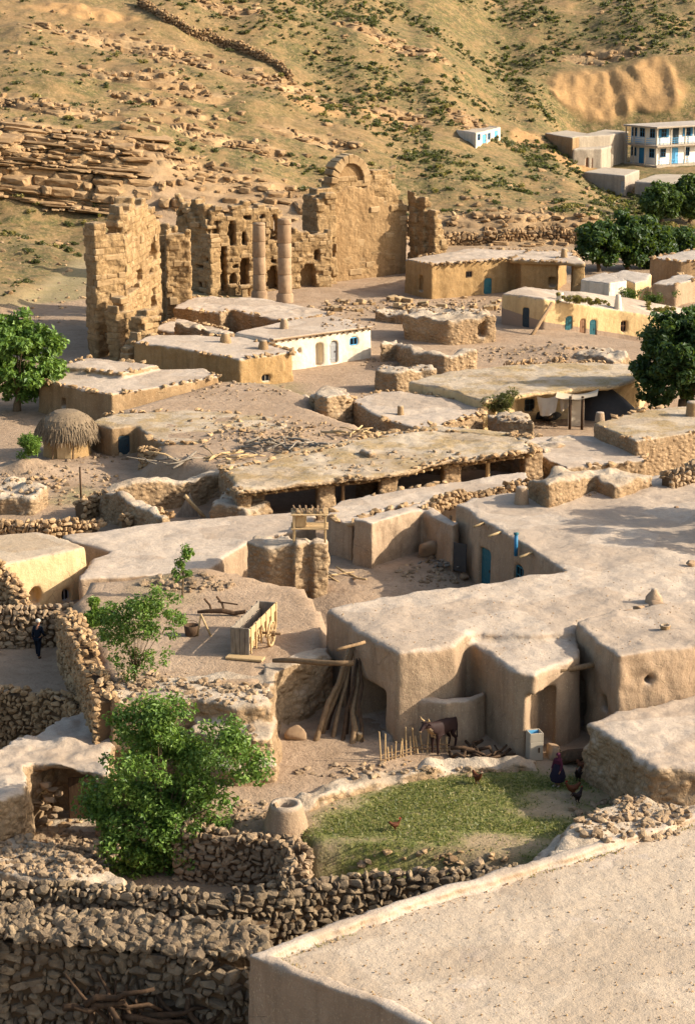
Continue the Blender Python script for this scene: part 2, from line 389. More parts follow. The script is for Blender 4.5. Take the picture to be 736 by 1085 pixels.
def polysd(poly, X, Y):
    """signed distance, positive inside"""
    poly = np.asarray(poly, float); n = len(poly); ins = np.zeros(X.shape, bool); dm = np.full(X.shape, 1e9)
    for i in range(n):
        a, b = poly[i], poly[(i+1) % n]; e = b-a
        t = np.clip(((X-a[0])*e[0]+(Y-a[1])*e[1])/max(e@e, 1e-9), 0, 1)
        dm = np.minimum(dm, np.hypot(X-a[0]-t*e[0], Y-a[1]-t*e[1]))
        c = ((a[1] > Y) != (b[1] > Y))
        with np.errstate(all='ignore'):
            ins ^= c & (X < (b[0]-a[0])*(Y-a[1])/(b[1]-a[1]+1e-12)+a[0])
    return np.where(ins, dm, -dm)
def pxpoly(pts, z): return [tuple(P(x, y, z)[:2]) for x, y in pts]
LOWL = pxpoly([(-900, 775), (-60, 790), (100, 775), (160, 752), (205, 760), (200, 850), (187, 908), (245, 918), (305, 925), (330, 945), (560, 958), (700, 1150), (300, 1500), (-900, 1500)], -1.6)
TERR = [(LOWL, -1.8, .3),
        (pxpoly([(112, 735), (150, 734), (240, 728), (284, 728), (290, 712), (346, 694), (350, 650), (330, 622), (240, 610), (90, 614), (70, 640), (92, 690)], 2.5), 2.5, .4),
        (pxpoly([(112, 434), (232, 400), (300, 404), (345, 420), (330, 436), (250, 444), (150, 450), (118, 446)], 1.9), 1.9, 1.3),
        (pxpoly([(160, 484), (240, 504), (335, 486), (400, 470), (388, 448), (330, 430), (240, 436), (160, 446)], 1.95), 1.95, 1.0),
        (pxpoly([(600, 362), (680, 376), (760, 392), (800, 360), (700, 345), (620, 352)], -1.5), -1.7, 3.2),
        (pxpoly([(-900, 1030), (0, 1028), (262, 1052), (420, 1200), (-300, 1500), (-900, 1500)], -2.4), -3.4, .4),
        (pxpoly([(345, 632), (360, 640), (480, 618), (500, 596), (470, 560), (330, 570), (290, 606)], 1.1), 1.1, 2.6)]
BANDS = [(60, 195, 22, 9), (-30, 200, 22, 9), (150, 205, 14, 7), (215, 195, 10, 5), (290, 205, 8, 4),           # rock bands on the hill: px centre, half size in metres
         (120, 45, 9, 3), (190, 62, 9, 3), (170, 85, 10, 3), (270, 85, 9, 2.5), (60, 112, 9, 2.5), (170, 108, 7, 2), (240, 150, 9, 2.5), (400, 40, 5, 3.5), (440, 55, 5, 3),
         (425, 125, 4, 2), (470, 250, 9, 3.2), (540, 245, 11, 3), (600, 235, 8, 3), (500, 130, 4, 2), (620, 250, 6, 2.5), (310, 90, 5, 2), (640, 60, 5, 3), (335, 150, 6, 2), (240, 10, 6, 2)]
YARD = [(320, 905), (318, 885), (345, 855), (400, 832), (480, 818), (560, 812), (645, 830), (650, 850), (600, 905), (560, 925), (440, 925)]
def hillm(X, Y, a=222, b=245): return sstep(a, b, Y+46*(1-sstep(-31, -22.5, X)))
MOUNDS = [(215, 616, 2.5, .5, 2.6, 1.6), (270, 468, 1.7, .6, 3, 1.4), (60, 420, 0, .6, 2, 3), (250, 730, 2.5, .25, 1.6, .8), (25, 505, 0, .9, 2.5, 1.5), (470, 395, 0, .5, 3, 2), (600, 378, 0, .7, 3, 1.5)]
_mw = [(P(x, y, z)[:2], h, rx, ry) for x, y, z, h, rx, ry in MOUNDS]
def terr(X, Y):
    X = np.asarray(X, float).ravel(); Y = np.asarray(Y, float).ravel()
    z = base_z(X, Y); hill = hillm(X, Y)
    hn = hill*(1-.92*sstep(23, 33, X)*(1-sstep(299, 312, Y)))
    z = z+hn*(2.0*fbm(v3(X/24, Y/20), 3, 3)+.8*fbm(v3(X/6, Y/5), 3, 5))
    z = z+(1-hill)*(.10*fbm(v3(X/3.5, Y/3.5), 3, 8))+sstep(96, 110, Y)*(1-hill)*.25*fbm(v3(X/9, Y/9), 2, 9)
    for poly, zt, w in TERR:
        xs = [p[0] for p in poly]; ys = [p[1] for p in poly]
        m = (X > min(xs)-3) & (X < max(xs)+3) & (Y > min(ys)-3) & (Y < max(ys)+3)
        if m.any():
            k = sstep(-w, w, polysd(poly, X[m], Y[m]))
            z[m] = z[m]*(1-k)+(zt+.10*fbm(v3(X[m]/2.5, Y[m]/2.5), 3, 11))*k
    for c, h, rx, ry in _mw: z = z+h*np.exp(-((X-c[0])/rx)**2-((Y-c[1])/ry)**2)*(1+.25*vn(v3(X/.8, Y/.8), 12))
    return z
_gx = np.arange(-80, 80.01, .4); _gy = np.arange(44, 432, .4)
_c = np.meshgrid(_gx, _gy); _HG = terr(_c[0], _c[1]).reshape(len(_gy), len(_gx))
def hgrid(X, Y):
    u = np.clip((np.asarray(X, float)+80)/.4, 0, len(_gx)-1.001); v = np.clip((np.asarray(Y, float)-44)/.4, 0, len(_gy)-1.001)
    i = u.astype(int); j = v.astype(int); a = u-i; b = v-j
    return (_HG[j, i]*(1-a)+_HG[j, i+1]*a)*(1-b)+(_HG[j+1, i]*(1-a)+_HG[j+1, i+1]*a)*b
def TZ(x, y): return float(hgrid([x], [y])[0])
_tt = np.arange(45, 460, .12)
def G(px, py):
    d = ray(px, py); q = CAM+np.outer(_tt, d); below = q[:, 2] < hgrid(q[:, 0], q[:, 1])
    return q[int(np.argmax(below)) if below.any() else len(_tt)-1]
BW = [(G(x, y), rx, ry) for x, y, rx, ry in BANDS]
def rockmask(X, Y):
    m = np.zeros(len(X))
    for g, rx, ry in BW:
        # bands dip to the right, as the strata do
        u = (X-g[0]); w = (Y-g[1])+.10*u
        m = np.maximum(m, np.exp(-(u/rx)**2-(w/ry)**2))
    n = .5+.5*fbm(v3(X/5, Y/2.2), 3, 21)
    return sstep(.42, .62, m*.75+n*.42)*sstep(226, 231, Y)
def build_terrain():
    Ys = np.concatenate([np.geomspace(45, 1.0, 14)[::-1][:-1]-1-60, np.arange(44, 120, .4), np.arange(120, 222, .55), np.arange(222, 262, .2), np.arange(262, 345, .5), np.arange(345, 440, 1.6), 440+np.geomspace(4, 900, 16)])
    Xc = np.arange(-66, 66.01, .4); ex = 66+np.geomspace(3, 700, 16); Xs = np.concatenate([-ex[::-1], Xc, ex])
    gx, gy = np.meshgrid(Xs, Ys); X = gx.ravel(); Y = gy.ravel()
    Z = terr(X, np.clip(Y, 0, 470)); far = np.clip(Y-440, 0, None); Z = Z+far*.05
    rk = rockmask(X, Y); hill = hillm(X, Y, 224, 240)*(Y < 430)
    # strata: bench the rock bands, each bed with its own overhang
    tilt = .10*X+.25*fbm(v3(X/7, Y/7), 2, 31)*2; th = .85
    q = (Z+tilt)/th+1.1*fbm(v3(X/14, Z/5), 2, 33); i = np.floor(q); f = q-i
    step = i+sstep(.72, 1.0, f)
    cl = rk*hill
    Z2 = Z+cl*(step-q)*th*.95
    bed = vn(np.stack([i*3.7, X/3.0, i*1.3], 1), 41)+.7*vn(np.stack([i*5.1, X/1.1, np.zeros_like(X)], 1), 42)
    Y2 = Y-cl*(.75*bed+.5*f)*.9
    Z2 = Z2+cl*.22*fbm(v3(X/.9, Y/.5, Z/.7), 3, 44)+hill*(1-cl)*.16*fbm(v3(X/1.1, Y/1.1), 2, 45)
    # colour masks (what grows or lies where)
    g0 = .5+.5*fbm(v3(X/16, Y/9), 4, 51); g1 = .5+.5*fbm(v3(X/3, Y/2), 3, 52)
    side = sstep(-14, 26, X+.12*(Y-250))
    green = np.clip(sstep(.42, .62, g0*.62+g1*.38+.12*side-.03), 0, 1)*hill
    for px, py, rx, ry in [(250, 165, 12, 5), (310, 175, 8, 5), (480, 190, 14, 6), (560, 180, 8, 8), (90, 90, 14, 4), (200, 30, 10, 3), (330, 60, 10, 8), (50, 290, 7, 12), (420, 90, 12, 6), (520, 60, 20, 10)]:
        g = G(px, py); green = np.maximum(green, np.clip(1.3*np.exp(-((X-g[0])/rx)**2-((Y-g[1])/ry)**2)*(.35+g1), 0, 1)*hill)
    sand = np.zeros(len(X))
    for px, py, rx, ry in [(635, 100, 7, 6), (605, 98, 4, 5), (695, 98, 5, 4), (690, 75, 4, 3), (575, 215, 3, 2), (410, 130, 5, 2), (330, 110, 5, 3), (600, 170, 4, 4), (90, 12, 9, 3), (560, 150, 3, 5)]:
        g = G(px, py); sand = np.maximum(sand, np.exp(-((X-g[0])/rx)**2-((Y-g[1])/ry)**2))
    sand = sstep(.35, .6, sand*.8+.25*g1-.05)*hill
    yard = polysd(pxpoly(YARD, 0), X, Y)
    grass = sstep(-.9, 1.2, yard+1.5*fbm(v3(X/1.6, Y/1.6), 3, 55))*(1-.75*sstep(.1, .45, fbm(v3(X/2.6, Y/1.4), 3, 57)))
    for pts in ([(60, 545), (25, 535), (85, 515), (130, 525)], [(160, 420), (280, 402), (330, 425), (300, 440), (210, 425)], [(-20, 340), (100, 330), (105, 260), (-20, 250)], [(180, 310), (225, 308), (280, 320), (220, 322)], [(110, 700), (190, 640), (200, 690), (130, 730)]):
        d = polysd(pxpoly(pts, 0), X, Y); grass = np.maximum(grass, .5*sstep(-1, 1.5, d+2.2*fbm(v3(X/3, Y/3), 3, 56)))
    Y2 = Y2-sand*1.3*(1-np.abs(vn(v3(X/2.2+.6*vn(v3(X/4, Z/4), 61), Z/9), 62)))*sstep(300, 303, Y); Z2 = Z2+sand*.5*fbm(v3(X/1.2, Y/1.2), 3, 63)
    V = np.stack([X, Y2, Z2], 1); nx = len(Xs); ny = len(Ys)
    a = (np.arange(ny-1)[:, None]*nx+np.arange(nx-1)[None, :]).ravel()
    F = np.stack([a, a+1, a+nx+1, a+nx], 1)
    me = mesh_np('ground', V, [F], True, {'rock': np.clip(cl*1.1, 0, 1), 'green': green, 'sand': sand, 'grass': grass*(1-hill), 'hill': hill, 'bed': .5+.5*np.clip(bed, -1, 1)})
    t = NT('village_ground_and_hillside'); A = t.attr
    n1 = t.noise(.35, 6, .62); n2 = t.noise(2.2, 5, .65); n3 = t.noise(11, 3, .65)
    vil = t.mix(t.ramp(n1, [(.35, 0), (.65, 1)]), lin('#a48b70'), lin('#937a5f'))
    vil = t.mix(t.ramp(n2, [(.45, 0), (.75, .6)]), vil, lin('#786149'))
    dry = t.mix(t.ramp(t.noise(.16, 6, .65), [(.38, 0), (.62, 1)]), lin('#8a6d46'), lin('#786240'))
    dry = t.mix(t.ramp(t.noise(.9, 5, .7), [(.45, 0), (.62, .8)]), dry, lin('#8f744e'))
    grn = t.mix(t.ramp(t.noise(.5, 5, .7), [(.4, 0), (.65, 1)]), lin('#625c31'), lin('#4a4b28'))
    hc = t.mix(t.math('MULTIPLY', A('green'), t.ramp(t.noise(.8, 5, .72), [(.36, 0), (.52, 1)])), dry, grn)
    hc = t.mix(t.ramp(t.noise(1.7, 5, .72), [(.5, 0), (.62, .75)]), hc, lin('#57502b'))
    hc = t.mix(t.ramp(t.noise(3.4, 4, .7), [(.5, 0), (.66, .6)]), hc, lin('#9a7f58'))
    fine = t.noise(1.25, 9, .82)
    hc = t.mix(t.math('MULTIPLY', t.ramp(fine, [(.47, 0), (.56, 1)]), t.math('ADD', .35, t.math('MULTIPLY', A('green'), .5))), hc, lin('#484428'))
    hc = t.mix(t.ramp(t.noise(2.3, 8, .8, st=(1, 1, .6)), [(.52, 0), (.62, .7)]), hc, lin('#a5855f'))
    hc = t.mix(t.ramp(t.noise(.28, 8, .75, dist=.8), [(.5, 0), (.6, .55)]), hc, lin('#94744d'))
    hc = t.mix(A('sand'), hc, t.mix(t.ramp(n2, [(.3, 0), (.7, 1)]), lin('#ab8658'), lin('#96744a')))
    rc = t.ramp(A('bed'), [(.2, lin('#7d6344')), (.5, lin('#987a55')), (.8, lin('#b09066'))])
    rc = t.mix(t.ramp(n2, [(.4, 0), (.7, .6)]), rc, lin('#6a5438'))
    hc = t.mix(A('rock'), hc, rc)
    c = t.mix(A('hill'), vil, hc)
    gg = t.mix(t.ramp(t.noise(2.5, 5, .7), [(.35, 0), (.65, 1)]), lin('#565f2a'), lin('#7d773f'))
    c = t.mix(t.math('MULTIPLY', A('grass'), t.ramp(t.noise(4.5, 5, .7), [(.28, .25), (.5, 1)])), c, gg)
    c = t.mix(t.ramp(n3, [(.5, 0), (.8, .4)]), c, lin('#5d4a33'))
    bn = t.bump(n3, .7, .05); bn = t.bump(n2, .7, .16, bn)
    o = obj('ground', me, t.fin(c, bn)); tag(o, 'dusty beige village ground rising to the dry grassy hillside behind', 'ground', kind='structure')
    return o

SLAB = []
_V, _F = ico(3)
for k in range(8):
    q = np.sign(_V)*np.abs(_V)**.42; q /= np.abs(q).max(); q = q*(1+.17*fbm(_V*1.5+k*7.7, 3, 200+k)[:, None]+.10*fbm(_V*4+k, 2, 220+k)[:, None]); SLAB.append(q)
def slab(m, c, size, yaw, dip, r):
    q = SLAB[rng.integers(8)]*np.asarray(size)
    m.add(q@(Rz(yaw)@Ry(dip)@Rx(.06*rng.normal())).T+np.asarray(c), _F, r)
def build_cliffs():
    Yg = np.arange(222, 258, .15); cols = {}
    def Yat(x, z):
        k = round(x*2)/2
        if k not in cols: cols[k] = np.maximum.accumulate(terr(np.full(len(Yg), k), Yg))
        return float(np.interp(z, cols[k], Yg))
    m = MB(); z = 1.0; b = 0
    while z < 15.5:
        th = .2+.8*rng.random()**2.0; rb = rng.random(); x = -64+3*rng.random(); prot = [-1.3, -.5, .2, .6][rng.integers(4)]
        while x < 6:
            L = .7+4.6*rng.random()**2.0; xm = x+L/2; zz = z-.10*(xm+40)+.35*vn([[xm/6, z, 5.]], 7)[0]; Y = Yat(xm, zz)
            k = rockmask(np.array([xm]), np.array([Y+.5]))[0]; lim = np.interp(xm, [-64, -27, -13, 6], [13.8, 12.3, 8.8, 6.2])
            if k > .3 and 2.0 < zz < lim+1 and rng.random() < (.97 if xm < -24+3*vn([[z*.6, 1, 1]], 4)[0] else .30*(1+vn([[xm/3, z/2, 1]], 4)[0])):
                slab(m, (xm, Y+.9+.25*rng.normal()-.5*prot, zz), (L*.54, 1.5+.7*rng.random(), th*.54), .16*rng.normal(), .10+.02*rng.normal(), np.clip(rb+.2*rng.normal(), 0, 1))
            x += L*(.95+.1*rng.random())
        z += th*.93; b += 1
    tag(m.build('cliff', M['rockhill'], None), 'layered tan rock cliff at the upper left behind the ruin', 'cliff', kind='structure')
    m = MB()
    for g, rx, ry in BW[3:]:
        for i in range(int(rx*ry*1.0)+6):
            u = rx*.75*rng.normal(); w = ry*.6*rng.normal(); x, y = g[0]+u, g[1]-.10*u+w; L = .22+.8*rng.random()**2.5; th = .1+.26*rng.random()
            slab(m, (x, y+.5, TZ(x, y)+.1*rng.normal()), (L, .4+.4*rng.random(), th), .5*rng.normal(), .12+.08*rng.normal(), rng.random())
    tag(m.build('rock_outcrops', M['rockhill'], None), 'broken bands of rock cropping out along the hillside', 'rock outcrops', kind='structure')

# ------------------------------------------------------------------ mud building from solids
def carea(p): return sum(p[i][0]*p[(i+1) % len(p)][1]-p[(i+1) % len(p)][0]*p[i][1] for i in range(len(p)))/2
def inset(poly, d):
    p = np.asarray(poly, float); s = 1 if carea(p) > 0 else -1; n = len(p); out = []
    for i in range(n):
        a, b, c = p[i-1], p[i], p[(i+1) % n]
        e1 = (b-a)/np.linalg.norm(b-a); e2 = (c-b)/np.linalg.norm(c-b)
        n1 = np.array([-e1[1], e1[0]])*s; n2 = np.array([-e2[1], e2[0]])*s
        m = n1+n2; m /= max(np.linalg.norm(m), 1e-6); k = min(1/max(m@n1, .3), 2.2)
        out.append(b+m*d*k)
    return out
def prism(bm, poly, z0, z1, batter=0):
    p = [tuple(q) for q in poly]
    if carea(p) < 0: p = p[::-1]
    lo = inset(p, -batter) if batter else p
    z1s = z1 if hasattr(z1, '__len__') else [z1]*len(p)
    a = [bm.verts.new((x, y, z0)) for x, y in lo]; b = [bm.verts.new((x, y, z)) for (x, y), z in zip(p, z1s)]
    bm.faces.new(a[::-1]); bm.faces.new(b); n = len(p)
    for i in range(n): bm.faces.new([a[i], a[(i+1) % n], b[(i+1) % n], b[i]])
def cutbox(bm, c, tx, n, w, zb, zt, d0, d1, arch=False):
    """box from d0 outside to d1 inside the wall; n outward normal"""
    c = np.array([c[0], c[1]]); prof = [(-w/2, zb), (w/2, zb)]
    if arch:
        r = w/2
        for k in range(9): prof.append((r*math.cos(k*math.pi/8), zt-r+r*math.sin(k*math.pi/8)))
    else: prof += [(w/2, zt), (-w/2, zt)]
    f = []; g = []
    for u, z in prof:
        q = c+tx*u; f.append(bm.verts.new((*(q+n*d0), z))); g.append(bm.verts.new((*(q-n*d1), z)))
    k = len(prof); bm.faces.new(f); bm.faces.new(g[::-1])
    for i in range(k): bm.faces.new([f[i], g[i], g[(i+1) % k], f[(i+1) % k]])
    return
def voxmesh(bm, cuts, vox, smooth):
    bmesh.ops.recalc_face_normals(bm, faces=bm.faces)
    me = bpy.data.meshes.new('tmp'); bm.to_mesh(me); bm.free()
    o = bpy.data.objects.new('tmp', me); COL.objects.link(o); co = None
    if cuts is not None:
        bmesh.ops.recalc_face_normals(cuts, faces=cuts.faces)
        cm = bpy.data.meshes.new('tmpc'); cuts.to_mesh(cm); cuts.free(); co = bpy.data.objects.new('tmpc', cm); COL.objects.link(co)
        r0 = o.modifiers.new('r', 'REMESH'); r0.mode = 'VOXEL'; r0.voxel_size = vox*.9
        b = o.modifiers.new('b', 'BOOLEAN'); b.operation = 'DIFFERENCE'; b.object = co; b.solver = 'EXACT'
    r = o.modifiers.new('r', 'REMESH'); r.mode = 'VOXEL'; r.voxel_size = vox
    if smooth:
        s = o.modifiers.new('s', 'SMOOTH'); s.iterations = smooth; s.factor = .5
    dg = bpy.context.evaluated_depsgraph_get(); dg.update(); ev = o.evaluated_get(dg); m2 = bpy.data.meshes.new_from_object(ev)
    n = len(m2.vertices); V = np.empty(n*3); m2.vertices.foreach_get('co', V); N = np.empty(n*3); m2.vertices.foreach_get('normal', N)
    F = np.empty(len(m2.loops), np.int32); m2.loops.foreach_get('vertex_index', F)
    assert len(F) == 4*len(m2.polygons)
    for x in (o, co):
        if x: d = x.data; bpy.data.objects.remove(x); bpy.data.meshes.remove(d)
    bpy.data.meshes.remove(m2)
    return V.reshape(-1, 3), N.reshape(-1, 3), F.reshape(-1, 4)
def roughen(V, N, amp=(.05, .03), top=(0, 1.0), zr=None, rub=0):
    d = amp[0]*fbm(V/1.7, 2, 61)+amp[1]*fbm(V/.45, 2, 63)
    if rub: d = d+rub*(1-.85*np.clip(N[:, 2], 0, 1))*(fbm(V*np.array([1, 1, 1.3])/.7, 2, 66)+.6*np.abs(vn(V/.33, 67)))
    nz = np.clip(N[:, 2], 0, 1); d = d+4*nz*(1-nz)*(.07*vn(V/.5, 72)+.05*vn(V/.22, 73))
    V = V+N*d[:, None]
    if top[0]:
        z0, z1 = V[:, 2].min(), V[:, 2].max()
        w = sstep(z0+.4*(z1-z0), z1, V[:, 2]); V[:, 2] += w*top[0]*fbm(v3(V[:, 0]/top[1], V[:, 1]/top[1]), 3, 69)
    return V
def vnorm(V, F):
    n = np.zeros_like(V); a, b, c, d = (V[F[:, i]] for i in range(4)); fn = np.cross(c-a, d-b)
    for i in range(4): np.add.at(n, F[:, i], fn)
    return n/np.maximum(np.linalg.norm(n, axis=1), 1e-9)[:, None], fn/np.maximum(np.linalg.norm(fn, axis=1), 1e-12)[:, None]
def submesh(name, V, F, N, keep, mat, parent):
    f = F[keep]; ids, inv = np.unique(f.ravel(), return_inverse=True); f = inv.reshape(-1, 4)
    me = mesh_np(name, V[ids]-rootloc(parent), [f], True)
    me.normals_split_custom_set_from_vertices([tuple(x) for x in N[ids]])
    return obj(name, me, mat, parent)
def leaf(kind, root, c, tx, n, w, zb, zt, mat, inn=.10):
    """door or window filling an opening; c on the wall plane"""
    n3 = np.array([n[0], n[1], 0]); t3 = np.array([tx[0], tx[1], 0]); c3 = np.array([c[0], c[1], 0])-n3*inn
    Mx = np.stack([t3, n3, np.array([0, 0, 1.0])], 1); h = zt-zb; fr = .07
    if kind == 'door':
        m = MB(); k = max(2, int(w/.22))
        for i in range(k):
            u = -w/2+fr+(w-2*fr)*(i+.5)/k; m.box(c3+t3*u+np.array([0, 0, zb+h/2]), ((w-2*fr)/k-.012, .05, h-.04), M=Mx, b=.008)
        for zz in (.2, .8): m.box(c3+n3*.035+np.array([0, 0, zb+h*zz]), (w-2*fr-.04, .03, .12), M=Mx, b=.006)
        d = m.build('door', M[mat], root)
        f = MB()
        for s in (-1, 1): f.box(c3+t3*s*(w/2-fr/2)+np.array([0, 0, zb+h/2]), (fr, .11, h), M=Mx)
        f.box(c3+np.array([0, 0, zt-fr/2]), (w-2*fr-.004, .11, fr), M=Mx); f.build('frame', M[mat], d)
        hn = MB(); hn.box(c3+n3*.06+t3*(w/2-fr-.12)+np.array([0, 0, zb+h*.5]), (.04, .05, .14), M=Mx); hn.build('handle', M['wooddark'], d)
    else:
        f = MB()
        for s in (-1, 1): f.box(c3+t3*s*(w/2-fr/2)+np.array([0, 0, zb+h/2]), (fr, .09, h), M=Mx)
        for zz in (zb+fr/2, zt-fr/2): f.box(c3+np.array([0, 0, zz]), (w-2*fr-.004, .09, fr), M=Mx)
        f.box(c3+np.array([0, 0, zb+h/2]), (.05, .07, h-2*fr-.004), M=Mx)
        if h > .8: f.box(c3+n3*.003+np.array([0, 0, zb+h*.55]), (w-2*fr-.006, .06, .045), M=Mx)
        wd = f.build('window', M[mat], root)
        g = MB(); g.box(c3-n3*.03+np.array([0, 0, zb+h/2]), (w-fr, .015, h-fr), M=Mx, b=.002); g.build('pane', M['black'], wd)
def wobble(poly, amp=.09):
    out = []
    for i in range(len(poly)):
        a, b = np.array(poly[i]), np.array(poly[(i+1) % len(poly)]); L = np.linalg.norm(b-a); k = int(L/.9); n = np.array([(b-a)[1], -(b-a)[0]])/max(L, 1e-6); out.append(tuple(a))
        for j in range(1, k): q = a+(b-a)*j/k; out.append(tuple(q+n*amp*(vn([[q[0]/1.3, q[1]/1.3, 4.]], 5)[0]*1.3+.5*rng.normal())))
    return out
def mud(name, label, cat, pieces, z0=-.4, openings=(), vox=None, mat='mud', roofmat=None, amp=(.05, .03), top=(.08, 2.0), smooth=3, lip=0, rub=0, group=None, split=True, batter=.06, lipw=.32, extra=None):
    """pieces: [(pixel polygon of the top, z top[, z bottom, z of the pixel plane])]; openings: (piece, edge, x0, x1, ytop, ybot, depth, fill, mat)"""
    bm = bmesh.new(); polys = []
    for pc in pieces:
        pts, zt = pc[0], pc[1]; zb = pc[2] if len(pc) > 2 and pc[2] is not None else z0
        zm = zt if not hasattr(zt, '__len__') else None
        poly = [tuple(P(x, y, zm if zm is not None else zz)[:2]) for (x, y), zz in zip(pts, zt if zm is None else [0]*len(pts))]
        polys.append(poly); wp = wobble(poly) if zm is not None else poly; prism(bm, wp, zb, zt, batter)
        if lip:
            ii = inset(wp, lipw)
            for i in range(len(wp)):
                j = (i+1) % len(wp); prism(bm, [wp[i], wp[j], tuple(ii[j]), tuple(ii[i])], (zm or min(zt))-.3, (zm or min(zt))+lip)
    ctr = np.mean(np.concatenate([np.asarray(p) for p in polys]), axis=0)
    Y = ctr[1]
    if vox is None: vox = .11 if Y < 92 else (.12 if openings or Y < 120 else .15)
    root = thing(name, label, cat, (ctr[0], ctr[1], max(z0, TZ(*ctr)-.1)), group)
    cuts = bmesh.new() if openings else None; lv = []; smooth = smooth if Y < 105 else 1
    for (pi, ei, x0, x1, yt, yb, dep, fill, fm) in openings:
        poly = polys[pi]; A = np.array(poly[ei]); B = np.array(poly[(ei+1) % len(poly)])
        tx = (B-A)/np.linalg.norm(B-A); s = 1 if carea(poly) > 0 else -1; n = np.array([tx[1], -tx[0]])*s
        p0 = hitwall(x0, (yt+yb)/2, A, B); p1 = hitwall(x1, (yt+yb)/2, A, B); c = (p0+p1)/2; w = np.linalg.norm((p1-p0)[:2])
        xm = (x0+x1)/2; zt = hitwall(xm, yt, A, B)[2]; zb = hitwall(xm, yb, A, B)[2]
        if abs(zb) < .35 or zb < 0: zb = max(zb, TZ(*(c[:2]+n*.4)))
        if fill == 'door': zb = min(zb, TZ(*(c[:2]+n*.3))+.1) if z0 <= 0 else zb
        cutbox(cuts, c, tx, n, w, zb, zt, .8, dep, fill == 'arch')
        if fill in ('door', 'window'): lv.append((fill, root, c, tx, n, w+.03, zb, zt, fm))
    V, N, F = voxmesh(bm, cuts, vox, smooth); V = roughen(V, N, amp, top, rub=rub); VN, FN = vnorm(V, F)
    if extra: V = extra(V)
    if Y > 105 and split and mat not in ('cream', 'cream2', 'white', 'grey', 'roofgrey', 'limewash') and Y < 215:
        cs = MB()
        for pc, poly in zip(pieces, polys):
            for i in range(len(poly)):
                a_, b_ = np.array(poly[i]), np.array(poly[(i+1) % len(poly)]); L_ = np.linalg.norm(b_-a_); u = 0
                while u < L_:
                    q = a_+(b_-a_)*u/L_
                    if vn([[q[0]/2.2, q[1]/2.2, 6.]], 19)[0] > -.1:
                        s_ = .1+.2*rng.random()**1.5; cs.rock((q[0]+.15*rng.normal(), q[1]+.15*rng.normal(), pc[1]+.03), (s_*1.4, s_*1.1, s_*.7), 1, tilt=.9)
                    u += .25+.45*rng.random()
        if cs.n: cs.build('coping_stones', M['stonewarm'], root)['kind'] = 'stuff'
    if split:
        zc = V[F].mean(1)[:, 2]; tops = [pc[1] if not hasattr(pc[1], '__len__') else min(pc[1]) for pc in pieces]
        up = (FN[:, 2] > .62) & (zc > min(tops)-.6)
        submesh('wall', V, F, VN, ~up, M[mat], root); submesh('roof', V, F, VN, up, M[roofmat or mat], root)
    else:
        me = mesh_np(name, V-np.array(root.location), [F], True); o = obj(name, me, M[mat])
        o.location = root.location
        for k in ('label', 'category', 'group'):
            if k in root: o[k] = root[k]
        nm = root.name; bpy.data.objects.remove(root); o.name = nm; root = o
    for l in lv: leaf(*l)
    return root, polys

# ------------------------------------------------------------------ stone walls
def stone_wall(name, label, cat, path, thick=.55, size=.3, mat='stone', sub=2, core='mortar', ragged=.25, group=None, rubble=None, caps=True):
    """path: [(x, y, z bottom, z top)]"""
    m = MB(); cr = MB(); path = [np.asarray(p, float) for p in path]
    for a, b in zip(path[:-1], path[1:]):
        L = np.linalg.norm((b-a)[:2]); t = np.array([(b-a)[0], (b-a)[1]])/L; n = np.array([t[1], -t[0]])
        ang = math.atan2(t[1], t[0]); ch = size*.72
        q = []
        zb0, zb1 = a[2], b[2]
        zmin = min(a[2], b[2]); zmax = max(a[3], b[3]); nc = max(1, int((zmax-zmin)/ch))
        for k in range(nc+1):
            z = zmin+(k+.5)*ch; u = -rng.random()*size*.5
            while u < L:
                w = size*(.55+1.1*rng.random()**1.5 if rng.random() > .22 else .32); f = min(max((u+w/2)/L, 0), 1)
                zt = a[3]+(b[3]-a[3])*f+ragged*vn([[(a[0]+t[0]*u)/1.1, (a[1]+t[1]*u)/1.1, 3.]], 71)[0]; zb = a[2]+(b[2]-a[2])*f
                if zb-ch < z < zt:
                    for s in (-1, 1):
                        if s < 0 and n[1] < 0 and z < zt-2.2*ch: continue   # rear face buried or unseen below the cap
                        if s > 0 and n[1] > 0 and z < zt-2.2*ch: continue
                        c = a[:2]+t*(u+w/2)+n*s*(thick/2-size*.28+.05*size*rng.normal())
                        h = ch*(.75+.75*rng.random())
                        m.rock((c[0], c[1], z+.22*ch*rng.normal()), (w*.56, size*(.42+.2*rng.random()), h*.58), sub, flat=ang+.2*rng.normal(), tilt=.75)
                    if caps and z+ch > zt:
                        c = a[:2]+t*(u+w/2)+n*(rng.random()-.5)*thick*.4
                        m.rock((c[0], c[1], z+ch*.55), (w*.5, size*.5, ch*(.5+.3*rng.random())), sub, tilt=.9)
                u += w*.98
        # earth core
        hw = thick/2-size*.32
        if hw > .03:
            q = [(*(a[:2]+n*hw), a[2]), (*(a[:2]-n*hw), a[2]), (*(b[:2]-n*hw), b[2]), (*(b[:2]+n*hw), b[2])]
            V = np.array(q+[(x, y, (a if i < 2 else b)[3]-ch*1.1) for i, (x, y, _) in enumerate(q)])
            cr.add(V, {4: [[0, 1, 2, 3], [4, 7, 6, 5], [0, 4, 5, 1], [1, 5, 6, 2], [2, 6, 7, 3], [3, 7, 4, 0]]})
    ctr = np.mean([p[:3] for p in path], axis=0)
    root = thing(name, label, cat, ctr, group)
    m.build('stonework', M[mat], root, smooth=False)
    if cr.n: cr.build('core', M[core], root)
    return root
